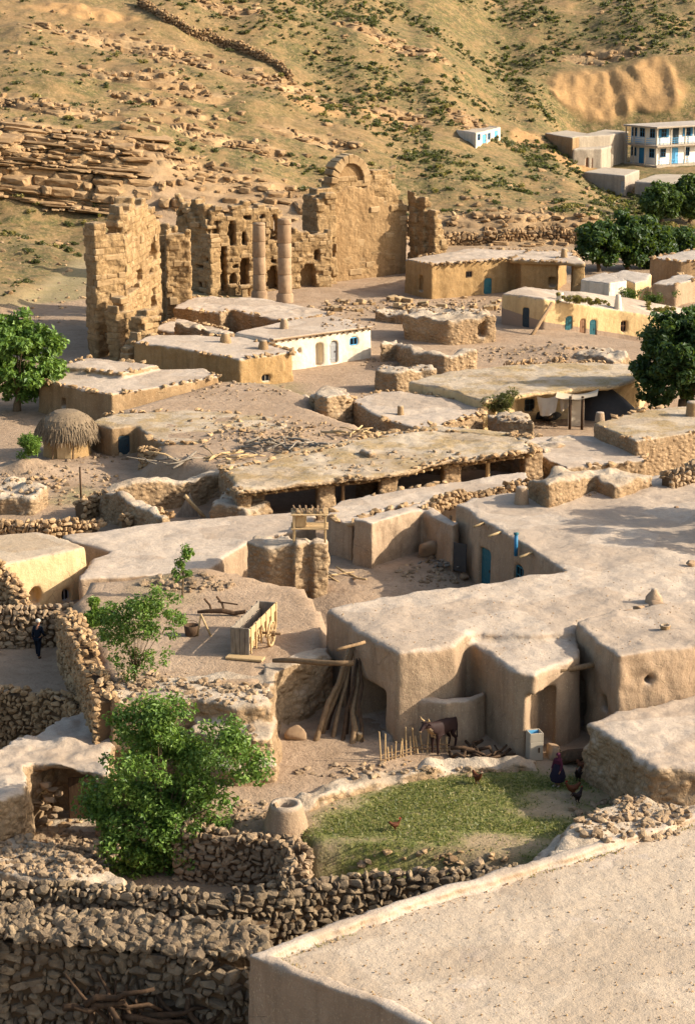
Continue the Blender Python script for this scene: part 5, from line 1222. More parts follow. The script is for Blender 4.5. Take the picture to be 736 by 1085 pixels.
# firewood heaps
def heap(px, py, lab, n, rx, ry, h, mat, ln=(.6, 1.8)):
    q = G(px, py); L = []
    for i in range(n):
        c = q+np.array([rx*rng.normal()*.5, ry*rng.normal()*.5, .06+h*rng.random()]); a = rng.random()*math.pi; l = ln[0]+(ln[1]-ln[0])*rng.random(); dd = np.array([math.cos(a), math.sin(a), .15*rng.normal()])*l/2
        L.append((wav(c-dd, c+dd, 4, .07), .03+.05*rng.random()))
    return logs('firewood_heap', lab, 'firewood', L, mat, n=6)
heap(318, 617, 'tangle of grey branches and poles in front of the mud platform', 30, 1.8, 1.2, .4, 'woodgrey')
heap(268, 598, 'darker heap of brushwood left of the mud platform', 40, 1.7, 1.6, .5, 'woodgrey', (.4, 1.2))
heap(355, 612, 'few long thin poles dropped on the yard floor', 5, 2.0, .5, .1, 'woodpale', (2, 3.4))
heap(288, 475, 'jumble of planks and branches behind the stable roof', 24, 1.8, 1.0, .5, 'woodgrey', (1, 2.2)); heap(318, 480, 'dark jumble of timber under the brush dome', 26, 2.2, 1.0, .6, 'woodgrey', (.8, 2.2))
heap(378, 462, 'scatter of pale branches by the roof right of the stone hut', 16, 2.4, .6, .3, 'woodpale', (1.2, 2.6)); heap(235, 486, 'spread of sun bleached sticks on the straw roof edge', 14, 2.6, .6, .15, 'woodpale', (1.2, 2.6))
heap(195, 490, 'row of old planks lying along the curved stone wall', 8, 2.4, .3, .15, 'woodgrey', (1.5, 3)); L_ = []
for i in range(22):
    x = -8.6+4.6*rng.random(); p0 = np.array([x, 58.3+.5*rng.random(), -3.5]); p1 = np.array([x+1.7*rng.normal(), 60.1+.25*rng.random(), -1.5+1.1*rng.random()]); L_.append((wav(p0, p1, 6, .12), np.linspace(.16, .05, 6)*(.6+.6*rng.random())))
for i in range(6):
    x = -8.4+4.2*rng.random(); z = -1.9+.7*rng.random(); p0 = np.array([x-1.1, 59.4, z]); L_.append((wav(p0, p0+np.array([2.2, .3*rng.normal(), .35*rng.normal()]), 6, .12), np.linspace(.13, .06, 6)))
logs('root_pile', 'tangle of dark roots and branches against the foot of the bottom left wall', 'roots', L_, 'wooddark', n=7, wob=.3)
heap(470, 600, 'litter of sticks by the shaded wall of the yard', 20, 1.0, .6, .2, 'woodgrey', (.4, 1.4)); heap(505, 803, 'low pile of dark timber inside the animal pen', 16, 1.3, .5, .3, 'wooddark', (.8, 1.8))
# leaning plank sheet and log
A = P(184, 552, .1); B = P(212, 551, .1); T = atY(201, 522, A[1]+.5)
m = MB(); V = np.array([A, B, T, A+np.array([0, .1, 0]), B+np.array([0, .1, 0]), T+np.array([0, .1, 0])]); m.add(V, {3: [[0, 1, 2], [3, 5, 4]], 4: [[0, 3, 4, 1], [1, 4, 5, 2], [2, 5, 3, 0]]}); tag(m.build('board', M['woodgrey'], None, origin=A), 'grey triangular board propped against the ruined mud wall', 'board')
logs('log', 'log leaning on the propped triangular board', 'log', [(wav(atY(196, 525, A[1]-.2), P(219, 551, .1), 4, .03), .11)], 'woodpale')
# ladder pole on the cream house
p0 = P(560, 358, 0); p1 = hitwall(583, 322, P(576, 316, 2.9), P(656, 329, 1.3)); logs('log', 'thick log leaning on the cream house wall like a ladder', 'log', [(wav(p0+np.array([0, -.6, 0]), p1+np.array([.1, -.25, .1]), 5, .04), .17)], 'wood')
logs('post', 'thin black post standing in the field by the stone wall end', 'post', [([G(86, 528), G(86, 528)+np.array([0, 0, 1.9])], .06)], 'wooddark')
# white box by the doorway
A = P(566, 809, 0); A[2] = TZ(A[0], A[1]); r = thing('old_cabinet', 'pale battered cabinet with an open blue lined top outside the doorway', 'cabinet', A); ang = .25; s = .27
m = MB(); m.box(A+np.array([0, .3, .38]), (.55, .55, .78), ang, b=.02); m.build('body', M['whitep'], r); m = MB()
for dx, dy, sx, sy in ((-.25, 0, .05, .55), (.25, 0, .05, .55), (0, -.25, .45, .05), (0, .25, .45, .05)):
    o = Rz(ang)@np.array([dx, dy, 0]); m.box(A+np.array([0, .3, .95])+o, (sx, sy, .36), ang, b=.01)
m.build('rim', M['whitep'], r); m = MB(); m.box(A+np.array([0, .3, .8]), (.44, .44, .04), ang, b=.005); m.box(A+np.array([0, .3, .95])+Rz(ang)@np.array([0, .2, 0]), (.44, .03, .3), ang, b=.005); m.build('lining', M['skyblue'], r); m = MB(); m.box(A+np.array([.16, .0, .45]), (.06, .05, .22), ang); m.build('handle', M['wooddark'], r)
q = P(588, 806, .05); m = MB(); m.rock(q+np.array([0, .2, .25]), (.5, .35, .42), 3); tag(m.build('boulder', M['column'], None, True, origin=q), 'sunlit boulder on the yard beside the pale cabinet', 'boulder')
q = P(86, 872, -1.7); m = MB(); m.box((q[0], q[1]+.5, q[2]+.85), (1.0, .07, 1.7), .1, b=.02); tag(m.build('dark_board', M['wooddark'], None, origin=q), 'dark boards closing the wide opening of the mud shed', 'board')
q = P(52, 876, -1.7); m = MB()
for k in range(16): m.rock(q+np.array([.32*rng.normal(), .3+.15*rng.normal(), .15+.1*k]), (.26, .2, .13), 3)
tag(m.build('stone_prop', M['stone'], None, origin=q), 'rough stack of stones propping the wide opening of the mud shed', 'stone stack')
# stove pipe
p = hitwall(550, 575, P(530, 562, 4.0), P(598, 604, 4.0)); r = thing('stovepipe', 'short blue stovepipe rising over the shaded side of the big roof', 'pipe', p+np.array([-.15, -.15, -.6]))
m = MB(); b = p+np.array([-.18, -.18, -.3]); m.tube([b+np.array([0, 0, -.3]), b+np.array([0, 0, .75])], .09, 14); m.build('pipe', M['blue'], r, True); m = MB(); m.lathe(tuple(b+np.array([0, 0, .75])), [(.12, 0), (.12, .08), (.02, .1)], 14); m.build('cap', M['teal'], r, True)
for x, y, lab in [(513, 555, 'wooden water spout nearest the chimney on the shaded wall'), (529, 565, 'middle wooden water spout on the shaded wall'), (562, 587, 'wooden water spout right of the blue pipe')]:
    p = hitwall(x, y, P(482, 533, 4.0), P(598, 604, 4.0)); logs('water_spout', lab, 'spout', [([p+np.array([.3, .3, .05]), p+np.array([-.55, -.35, -.05])], .07)], 'woodpale')
# dark board leaning near oven, stones there
q = P(487, 607, 1.0); m = MB(); m.box(q+np.array([0, .2, .75]), (.75, .06, 1.45), -.6, b=.01); tag(m.build('dark_board', M['tarp'], None, origin=q), 'black board leaning on the corner of the shaded house wall', 'board')
for x, y, w, h, lab in [(453, 590, 26, 22, 'largest rounded boulder in the corner of the yard by the oven'), (440, 575, 16, 16, 'smaller boulder behind the largest one by the oven'), (466, 586, 16, 22, 'dark upright boulder right of the largest one by the oven'), (492, 614, 14, 9, 'flat stone at the foot of the black board'), (313, 783, 22, 16, 'boulder lying in the shaded courtyard left of the poles')]:
    q = G(x, y); s = np.linalg.norm(q-CAM)/2200; m = MB(); m.rock(q+np.array([0, 0, h*s*.4]), (w*s*.55, w*s*.5, h*s*.6), 3); tag(m.build('boulder', M['column'], None, True, origin=q), lab, 'boulder')
# posts at the yard corner
for i, (x, y, h, lab) in enumerate([(476, 590, 2.2, 'tall thin post at the yard corner by the upright boulder'), (470, 592, 1.7, 'shorter post beside the tall thin one at the yard corner')]):
    q = G(x, y); logs('post', lab, 'post', [([q, q+np.array([.05, 0, h])], .06)], 'wood')
# wattle fence stakes: one fence
def stake_fence():
    a = [P(402, 812, 0), P(438, 802, 0), P(446, 800, 0), P(476, 799, 0)]; q = (a[0]+a[-1])/2; q[2] = 0
    r = thing('stake_fence', 'low fence of crooked pale stakes in front of the animal pen', 'fence', q)
    m0 = MB()
    for p0, p1 in zip(a[:-1], a[1:]):
        L = np.linalg.norm(p1-p0); k = max(1, int(L/.17))
        for i in range(k):
            p = p0+(p1-p0)*(i+.5*rng.random())/k; p[2] = TZ(p[0], p[1]); m = MB(); h = .55+.45*rng.random()+(.35 if rng.random() < .25 else 0); m.tube([p+np.array([0, 0, -.1]), p+np.array([.08*rng.normal(), .06*rng.normal(), h])], [.04, .03], 6, .2); m.build('stake', M['woodpale'], r)
        for zz in (.25, .42): m0.tube(wav(p0+np.array([0, -.03, zz]), p1+np.array([0, -.03, zz]), 5, .03), .025, 6, .2)
    m0.build('rail', M['wood'], r)
stake_fence()
# cloths, tarps under the porch of the cloth hung house
def cloth(name, label, a, b, c, d, mat, sag=.25, k=12):
    a, b, c, d = (np.asarray(x, float) for x in (a, b, c, d)); V = []; F = []
    for i in range(k+1):
        for j in range(k+1):
            u, v = i/k, j/k; p = (a*(1-u)+b*u)*(1-v)+(d*(1-u)+c*u)*v; p = p+np.array([0, .10*math.sin(u*14+v*3)*v, -sag*4*u*(1-u)*(1-.3*v)]); V.append(p)
    for i in range(k):
        for j in range(k): F.append([i*(k+1)+j, (i+1)*(k+1)+j, (i+1)*(k+1)+j+1, i*(k+1)+j+1])
    V = np.array(V); n = len(V); F = np.array(F); V2 = np.concatenate([V, V+np.array([0, .03, -.01])]); m = MB(); m.add(V2, {4: np.concatenate([F, F[:, ::-1]+n])})
    return tag(m.build(name, M[mat], None, True, origin=V.mean(0)), label, 'cloth')
YY = P(590, 416, 2.4)[1]
cloth('hanging_cloth', 'pale cloth slung from the eaves of the cloth hung house', atY(568, 419, YY-.6), atY(592, 417, YY-.6), atY(588, 436, YY-.9), atY(572, 440, YY-.5), 'clothw')
cloth('hanging_cloth', 'beige cloth gathered beside the pale one under the same eaves', atY(592, 417, YY-.7), atY(606, 417, YY-.7), atY(606, 424, YY-1.0), atY(594, 436, YY-1.1), 'cloth')
cloth('awning', 'torn awning spread over the porch of the cloth hung house', atY(590, 414, YY-.2), atY(634, 412, YY-.2), atY(632, 419, YY-2.0), atY(588, 421, YY-2.0), 'cloth', .3)
for x, lab in [(604, 'porch post nearest the hanging cloths'), (617, 'dark porch post at the right of the awning')]:
    q = atY(x, 420, YY-1.8); z = TZ(q[0], q[1]); logs('post', lab, 'post', [([(q[0], q[1], z), (q[0], q[1], q[2])], .1)], 'wooddark')
q = P(610, 432, 1.0); q = atY(610, 432, YY-.4); m = MB(); m.box((q[0], q[1], 1.0), (1.2, .08, 1.9), .3); tag(m.build('sheet_door', M['whitep'], None, origin=q), 'white sheet door standing under the awning', 'sheet')
q = P(588, 444, .2); m = MB()
for k in range(5): m.rock(q+np.array([.5*rng.normal(), .3*rng.normal(), .25]), (.6, .45, .4), 3)
tag(m.build('bundle_pile', M['tarp'], None, True, origin=q), 'pile of dark bundles under the hanging cloths', 'bundles')
q = P(640, 438, .3); m = MB(); m.lathe(tuple(q), [(2.2, -.3), (2.0, .4), (1.3, 1.1), (.5, 1.7), (.03, 1.85)], 22, wob=.14, sx=1.0, sy=.7); tag(m.build('tarp_heap', M['tarp'], None, True, origin=q), 'dark tarp covered heap left of the dark tree', 'heap')
# ================================================================== people and animals
def skin(verts, edges, radii, sub=2):
    me = bpy.data.meshes.new('t'); me.from_pydata(verts, edges, []); o = bpy.data.objects.new('t', me); COL.objects.link(o)
    o.modifiers.new('s', 'SKIN'); sv = me.skin_vertices[0].data
    for i, q in enumerate(radii): sv[i].radius = (q, q) if not hasattr(q, '__len__') else q
    sv[0].use_root = True
    u = o.modifiers.new('u', 'SUBSURF'); u.levels = sub; u.render_levels = sub
    dg = bpy.context.evaluated_depsgraph_get(); dg.update(); m2 = bpy.data.meshes.new_from_object(o.evaluated_get(dg))
    bpy.data.objects.remove(o); bpy.data.meshes.remove(me)
    m2.attributes.new('rnd', 'FLOAT', 'POINT'); m2.polygons.foreach_set('use_smooth', np.full(len(m2.polygons), True)); return m2
class Sk:
    def __init__(s): s.v = []; s.e = []; s.r = []; s.id = {}
    def p(s, nm, co, r, par=None):
        s.id[nm] = len(s.v); s.v.append(tuple(co)); s.r.append(r)
        if par: s.e.append((s.id[par], s.id[nm]))
    def mesh(s, f, rot, grow=0, keep=None, sub=2):
        k = [n for n in s.id if keep is None or n in keep]; ix = {s.id[n]: i for i, n in enumerate(k)}
        V = [tuple((rot@(np.array(s.v[s.id[n]])*f))) for n in k]; R = [(np.array(s.r[s.id[n]])*f+grow) for n in k]
        R = [tuple(r) if np.ndim(r) else float(r) for r in R]
        return skin(V, [(ix[a], ix[b]) for a, b in s.e if a in ix and b in ix], R, sub)
def body(stride=.12, armL=(.25, .0), armR=(.0, .0), stoop=.05):
    s = Sk(); P_ = s.p
    P_('pelvis', (0, 0, .97), (.15, .11)); P_('belly', (0, -stoop*.3, 1.10), (.14, .10), 'pelvis'); P_('chest', (0, -stoop, 1.30), (.165, .115), 'belly'); P_('neck0', (0, -stoop*1.4, 1.47), .07, 'chest'); P_('neck', (0, -stoop*1.8, 1.53), .052, 'neck0')
    P_('head', (0, -stoop*2.2-.01, 1.63), (.078, .09), 'neck'); P_('crown', (0, -stoop*2.2+.01, 1.71), (.07, .08), 'head'); P_('nose', (0, -stoop*2.2-.115, 1.63), .014, 'head')
    for sd, n, sw in ((-1, 'L', stride), (1, 'R', -stride)):
        P_('ear'+n, (sd*.085, -stoop*2.2+.01, 1.635), .016, 'head')
        a = armL if n == 'L' else armR
        P_('sh'+n, (sd*.18, -stoop*1.1, 1.42), .062, 'chest'); P_('el'+n, (sd*.25, -stoop-.02+a[0]*.1, 1.15), .045, 'sh'+n); P_('wr'+n, (sd*.265, -stoop-.09-a[0]*.5, .93+a[1]), .03, 'el'+n); P_('palm'+n, (sd*.262, -stoop-.115-a[0]*.6, .86+a[1]), (.04, .02), 'wr'+n)
        for k in range(4):
            dy = -.03+.02*k; P_('f%s%d' % (n, k), (sd*.262, -stoop-.125-a[0]*.6+dy, .815+a[1]), .009, 'palm'+n); P_('g%s%d' % (n, k), (sd*.245, -stoop-.135-a[0]*.6+dy, .765+a[1]+.008*abs(k-1.5)), .008, 'f%s%d' % (n, k))
        P_('t'+n, (sd*.24, -stoop-.16-a[0]*.6, .845+a[1]), .010, 'palm'+n); P_('u'+n, (sd*.228, -stoop-.175-a[0]*.6, .81+a[1]), .009, 't'+n)
        P_('hip'+n, (sd*.10, 0, .90), .095, 'pelvis'); P_('kn'+n, (sd*.105, -.03+sw*.6, .50), .062, 'hip'+n); P_('an'+n, (sd*.105, .02+sw, .09), .042, 'kn'+n); P_('toe'+n, (sd*.115, -.15+sw, .035), (.045, .03), 'an'+n)
    return s
def face(parent, H, rot, loc, stoop):
    f = H/1.78
    for sd in (-1, 1):
        m = MB(); c = rot@(np.array([sd*.032, -stoop*2.2-.085, 1.645])*f)+loc; V, F = ico(1); m.add(V*.013*f+c, F); m.build('eye', M['black'], parent, True)
    m = MB(); c = rot@(np.array([0, -stoop*2.2-.088, 1.585])*f)+loc; m.box(c, (.045*f, .01, .012), b=.002); m.build('mouth', M['skin'], parent)
# --- man walking away down the lane
q = P(41, 701, -.05); q[2] = TZ(q[0], q[1]); rot = Rz(math.pi-.25); H = 1.76; f = H/1.78; s = body(.17, (.3, .05), (-.25, 0), .07)
r = thing('person', 'man in dark navy clothes and a white cap walking along the shaded lane', 'person', q)
obj('body', s.mesh(f, rot), M['skin'], r)
torso = ['pelvis', 'belly', 'chest', 'neck0', 'shL', 'elL', 'wrL', 'shR', 'elR', 'wrR', 'hipL', 'hipR']
legs = ['pelvis', 'hipL', 'knL', 'anL', 'hipR', 'knR', 'anR']
obj('jacket', s.mesh(f, rot, .022, torso), M['navy'], r); obj('trousers', s.mesh(f, rot, .02, legs), M['navy'], r)
m = MB(); c = rot@(np.array([0, -.07*2.2+.01, 1.70])*f)+q; m.lathe(tuple(c), [(.100, -.03), (.112, .02), (.10, .075), (.06, .105), (.01, .112)], 18); m.build('cap', M['clothw'], r, True)
for sd, sw in ((-1, .17), (1, -.17)):
    m = MB(); c = rot@(np.array([sd*.11, -.06+sw, .04])*f)+q; m.rock(c, (.06, .15, .055), 2, flat=math.pi-.25, tilt=0); m.build('shoe', M['wooddark'], r, True)
face(r, H, rot, q, .07)
h = rot@(np.array([-.25, -.33, .86])*f)+q; logs('stick', 'short dark stick held low by the man in the lane', 'stick', [([h+rot@np.array([.0, .15, .05]), h+rot@np.array([-.05, -.75, -.42])], .022)], 'wooddark')
# --- child in the yard
q = P(590, 836, 0); q[2] = TZ(q[0], q[1]); rot = Rz(-.7); H = 1.32; f = H/1.78; s = body(.03, (.1, .0), (.15, .0), .02)
r = thing('person', 'child in a maroon headscarf and long dark dress standing at the edge of the grass', 'person', q)
obj('body', s.mesh(f*1.0, rot), M['skin'], r)
obj('dress_top', s.mesh(f, rot, .02, [t for t in torso if t not in ('hipL', 'hipR')]), M['maroon'], r)
m = MB(); m.lathe(tuple(q), [(.33*f*1.05, .22), (.30, .42), (.24, .62), (.17, .82), (.12, .92)], 24, wob=.08); m.build('skirt', M['darkcloth'], r, True)
m = MB(); c = rot@(np.array([0, .015, 1.66])*f)+q; m.lathe(tuple(c), [(.155, -.16), (.12, -.11), (.095, -.05), (.098, .02), (.085, .07), (.05, .105), (.01, .115)], 20, wob=.05); sc = m.build('headscarf', M['maroon'], r, True)
for sd in (-1, 1):
    m = MB(); c = rot@(np.array([sd*.11, -.07+.03*sd, .04])*f)+q; m.rock(c, (.05, .12, .05), 2, flat=-.7, tilt=0); m.build('shoe', M['whitep'], r, True)
face(r, H, rot, q, .02)
# --- brown cow in the pen
def cow(q, ang, sc):
    rot = Rz(ang); s = Sk(); p = s.p
    p('rump', (0, .55, 1.12), (.24, .26)); p('belly', (0, .05, 1.05), (.27, .30), 'rump'); p('chest', (0, -.42, 1.08), (.22, .28), 'belly'); p('neck', (0, -.72, 1.22), (.14, .19), 'chest'); p('poll', (0, -.98, 1.42), (.10, .12), 'neck'); p('muzzle1', (0, -1.18, 1.28), .085, 'poll'); p('muzzle', (0, -1.34, 1.14), .07, 'muzzle1')
    p('tail0', (0, .80, 1.2), .05, 'rump'); p('tail1', (0, .9, .9), .03, 'tail0'); p('tail2', (0, .9, .5), .022, 'tail1'); p('tail3', (0, .9, .34), .045, 'tail2')
    for sd, n in ((-1, 'L'), (1, 'R')):
        p('ear'+n, (sd*.13, -.96, 1.42), .035, 'poll'); p('eart'+n, (sd*.26, -.95, 1.39), .03, 'ear'+n)
        p('hip'+n, (sd*.15, .55, .92), .15, 'rump'); p('st'+n, (sd*.16, .42, .68), .095, 'hip'+n); p('hock'+n, (sd*.16, .66, .42), .055, 'st'+n); p('fet'+n, (sd*.16, .60, .12), .042, 'hock'+n); p('hoof'+n, (sd*.16, .56, .03), .052, 'fet'+n)
        p('sh'+n, (sd*.14, -.42, .84), .12, 'chest'); p('kn'+n, (sd*.14, -.42, .45), .06, 'sh'+n); p('ff'+n, (sd*.14, -.40, .12), .042, 'kn'+n); p('fh'+n, (sd*.14, -.43, .03), .052, 'ff'+n)
    r = thing('cow', 'brown cow with a pale chest standing behind the stake fence', 'cow', q)
    o = obj('body', s.mesh(sc, rot), [M['cow'], M['cowpale']], r)
    for pl in o.data.polygons:
        c = rot.T@np.array(pl.center)/sc
        if c[1] < -.42 and abs(c[0]) < .13 and .7 < c[2] < 1.22 and pl.normal.to_tuple() and (rot.T@np.array(pl.normal))[1] < -.3: pl.material_index = 1
    for sd in (-1, 1):
        m = MB(); a = np.array([sd*.08, -.97, 1.50]); m.tube([rot@(a*sc)+q, rot@((a+np.array([sd*.12, -.04, .08]))*sc)+q, rot@((a+np.array([sd*.13, -.1, .2]))*sc)+q], [.035, .026, .008], 8); m.build('horn', M['woodpale'], r, True)
        m = MB(); V, F = ico(1); m.add(V*.022+rot@(np.array([sd*.095, -1.07, 1.40])*sc)+q, F); m.build('eye', M['black'], r, True)
q = P(468, 800, 0); q[1] += .1; q[2] = TZ(q[0], q[1]); cow(q, -.75, 1.02)
# --- hens
def hen(px, py, ang, lab, mat, sc=1.0):
    q = P(px, py, 0); q[2] = TZ(q[0], q[1]); rot = Rz(ang); s = Sk(); p = s.p
    p('body', (0, 0, .26), (.11, .12)); p('breast', (0, -.12, .27), .09, 'body'); p('neck', (0, -.19, .38), .045, 'breast'); p('head', (0, -.22, .46), .038, 'neck'); p('beak', (0, -.29, .45), .011, 'head'); p('rump', (0, .13, .30), .075, 'body'); p('tail', (0, .26, .42), (.03, .06), 'rump')
    for sd, n in ((-1, 'L'), (1, 'R')):
        p('th'+n, (sd*.05, 0, .15), .045, 'body'); p('leg'+n, (sd*.05, .01, .07), .013, 'th'+n); p('foot'+n, (sd*.05, -.05, .012), .016, 'leg'+n)
    r = thing('hen', lab, 'hen', q, 'hens in the yard'); obj('body', s.mesh(sc, rot, sub=1), M[mat], r)
    m = MB(); m.box(rot@(np.array([0, -.215, .51])*sc)+q, (.014, .08, .05), ang); m.build('comb', M['red'], r)
    for sd in (-1, 1):
        m = MB(); m.rock(rot@(np.array([sd*.105, .03, .28])*sc)+q, (.03, .14, .07), 2, flat=ang, tilt=0); m.build('wing', M[mat], r, True)
hen(505, 834, .6, 'reddish brown hen pecking alone on the shaded grass', 'hen', 1.15); hen(606, 847, -1.2, 'chestnut hen just below the standing child', 'hen', 1.25); hen(611, 854, 2.4, 'dark brown hen behind the chestnut one', 'hendark', 1.15); hen(612, 831, -.4, 'black hen right of the child by the rubble wall', 'hendark', 1.2); hen(616, 820, .9, 'brown hen furthest back by the rubble wall', 'hen', 1.0); hen(418, 884, 1.9, 'small brown hen out in the sunlit grass', 'hen', .9)
# dark sack by the hens
q = P(609, 813, .1); m = MB(); m.rock(q+np.array([0, .3, .3]), (.85, .4, .35), 3, tilt=.3); tag(m.build('sack', M['wooddark'], None, True, origin=q), 'dark slumped sack in the shade beside the child', 'sack')
q = P(413, 790, 0); m = MB(); m.rock(q+np.array([0, .3, .2]), (.5, .3, .28), 3); tag(m.build('sack', M['woodgrey'], None, True, origin=q), 'grey sack lying at the corner of the pen wall', 'sack')

# ================================================================== trees
def leaves(clumps, n, size, outc=None, flat=.35, long=2.0):
    """clumps (k,4): centre and radius; returns V,F,rnd of bent leaf pairs"""
    cl = np.asarray(clumps, float); w = cl[:, 3]**2; k = rng.choice(len(cl), n, p=w/w.sum())
    d = rng.normal(size=(n, 3)); d /= np.linalg.norm(d, axis=1)[:, None]; rr = rng.random(n)**.45
    pos = cl[k, :3]+d*(rr*cl[k, 3])[:, None]*np.array([1, 1, .8])
    nrm = d*.7+rng.normal(size=(n, 3))*.55+np.array([0, 0, .45]); nrm /= np.linalg.norm(nrm, axis=1)[:, None]
    t = np.cross(nrm, rng.normal(size=(n, 3))); t[:, 2] -= .25; t -= nrm*(t*nrm).sum(1)[:, None]; t /= np.linalg.norm(t, axis=1)[:, None]; b = np.cross(nrm, t)
    s = size*(.6+.8*rng.random(n))[:, None]; wd = s/long
    V = np.stack([pos-t*s*.5, pos+b*wd*.5+nrm*s*.08, pos+t*s*.5-nrm*s*.10, pos-b*wd*.5+nrm*s*.08], 1).reshape(-1, 3)
    i = np.arange(n)*4; F = np.concatenate([np.stack([i, i+1, i+2], 1), np.stack([i, i+2, i+3], 1)])
    kr = np.random.default_rng(len(cl)).random(len(cl)); r = np.repeat(np.clip(.25*kr[k]+.55*rng.random(n)+.1, 0, 1), 4)
    return V, F, r
def tree(name, label, base, ells, ncl, nl, size, leafm, trunk_r, cat='tree', group=None, fork=.35, clr=(.25, .55), barkm='bark', limbs=7, long=2.0):
    """ells: crown ellipsoids (dx,dy,dz,rx,ry,rz) relative to base"""
    base = np.asarray(base, float); r = thing(name, label, cat, base, group); E = np.array(ells, float); vol = E[:, 3]*E[:, 4]*E[:, 5]; C_ = []
    while len(C_) < ncl:
        e = E[rng.choice(len(E), p=vol/vol.sum())]; d = rng.normal(size=3); d /= np.linalg.norm(d); rr = (.45+.6*rng.random()**.6)
        C_.append(np.r_[base+e[:3]+d*e[3:]*rr, clr[0]+(clr[1]-clr[0])*rng.random()])
    C_ = np.array(C_); V, F, q = leaves(C_, nl, size, long=long)
    me = mesh_np('crown', V-base, [F], False, {'rnd': q}); obj('crown', me, M[leafm], r)
    m = MB(); top = base+E[0][:3]; fk = base+(top-base)*fork
    m.tube(wav(base+np.array([0, 0, -.3]), fk, 5, .03*trunk_r/.1), np.linspace(trunk_r*1.35, trunk_r*.9, 5), 10, .15)
    idx = rng.choice(len(C_), min(limbs*3, len(C_)), replace=False)
    for j, i in enumerate(idx):
        c = C_[i][:3]; mid = fk+(c-fk)*.5+np.array([0, 0, .12*np.linalg.norm(c-fk)]); k = .7 if j < limbs else .35
        m.tube([fk-(fk-base)*.1*rng.random(), fk+(mid-fk)*.5, mid, c], np.array([.62, .45, .3, .1])*trunk_r*k, 6, .15)
    m.build('trunk', M[barkm], r, True); return r
def elpx(base, L):
    """crown ellipsoids from pixel boxes (cx,cy,rx,ry) at the tree's own distance"""
    out = []
    for cx, cy, rx, ry in L:
        c = atY(cx, cy, base[1]); s = np.linalg.norm(c-CAM)/2200; out.append((*(c-base), rx*s, min(rx, ry)*s*.95, ry*s))
    return out
b = P(172, 925, -1.8); b[2] = TZ(b[0], b[1]); b[1] += .3
tree('walnut_tree', 'big leafy green tree rising from the lane beside the round stone wall', b, elpx(b, [(165, 820, 52, 62), (235, 800, 42, 40), (150, 770, 34, 34), (125, 850, 34, 34), (205, 850, 46, 34), (180, 760, 34, 24), (262, 790, 18, 26), (150, 885, 44, 30), (185, 880, 30, 34), (110, 880, 24, 16), (160, 912, 44, 20)]), 170, 27000, .18, 'leafA', .15, fork=.22, clr=(.3, .75), limbs=12)
b = G(143, 724)
tree('young_tree', 'thin young tree with loose yellow green leaves on the terrace edge', b, elpx(b, [(145, 655, 34, 28), (175, 645, 22, 22), (120, 668, 18, 18), (160, 632, 20, 14), (130, 690, 16, 14), (118, 650, 14, 18), (182, 655, 14, 20), (140, 702, 22, 16), (165, 690, 16, 16)]), 110, 5600, .15, 'leafC', .045, fork=.18, clr=(.2, .45), limbs=9)
b = G(193, 632); tree('sapling', 'slender sapling on the dirt mound behind the young tree', b, elpx(b, [(195, 590, 7, 12), (193, 606, 8, 9), (197, 582, 4, 7)]), 16, 420, .2, 'leafC', .04, fork=.6, clr=(.15, .3), limbs=5)
b = P(18, 436, 0); tree('round_tree', 'dense dark green tree at the left edge below the cliffs', b, elpx(b, [(22, 380, 44, 42), (-10, 375, 40, 40), (50, 385, 20, 22), (20, 355, 30, 22), (5, 412, 40, 18)]), 170, 15000, .36, 'leafA', .25, clr=(.4, .8), long=1.7)
b = P(722, 447, 0); tree('round_tree', 'dense very dark tree at the right edge beside the cream house', b, elpx(b, [(722, 378, 42, 48), (752, 370, 40, 52), (698, 385, 24, 30), (715, 345, 26, 20), (700, 410, 28, 20)]), 190, 17000, .38, 'leafB', .28, clr=(.4, .85), long=1.7)
for x, y, L, lab in [(634, 288, [(634, 258, 22, 22), (648, 250, 14, 14)], 'leftmost far tree of the dark clump above the cream house'), (664, 286, [(664, 252, 24, 28), (675, 245, 16, 18)], 'tallest far tree in the middle of the dark clump'), (690, 284, [(692, 262, 18, 18), (700, 255, 12, 12)], 'right hand tree of the dark clump above the cream house'), (716, 278, [(718, 258, 18, 12)], 'small tree at the right end of the dark clump'), (700, 236, [(700, 212, 20, 16), (690, 218, 10, 10)], 'bushy tree directly below the school store'), (730, 236, [(734, 208, 22, 20)], 'bushy tree at the right edge below the school')]:
    b = G(x, y); tree('far_tree', lab, b, elpx(b, L), 60, 6000, .5, 'leafD' if y < 240 else 'leafB', .2, group='trees below the school', clr=(.5, 1.1), limbs=5, long=1.6)
# tree just past the right edge that shades the big roof
b = np.array([21.8, 97., 0.]); tree('round_tree', 'tree standing just beyond the right edge beside the big roof', b, [(0, 0, 7.3, 2.2, 3.2, 2.0), (-1, 2.5, 7.2, 1.7, 1.9, 1.4), (0, -2.8, 7, 1.8, 1.8, 1.3)], 60, 5000, .36, 'leafB', .2, clr=(.4, .8))
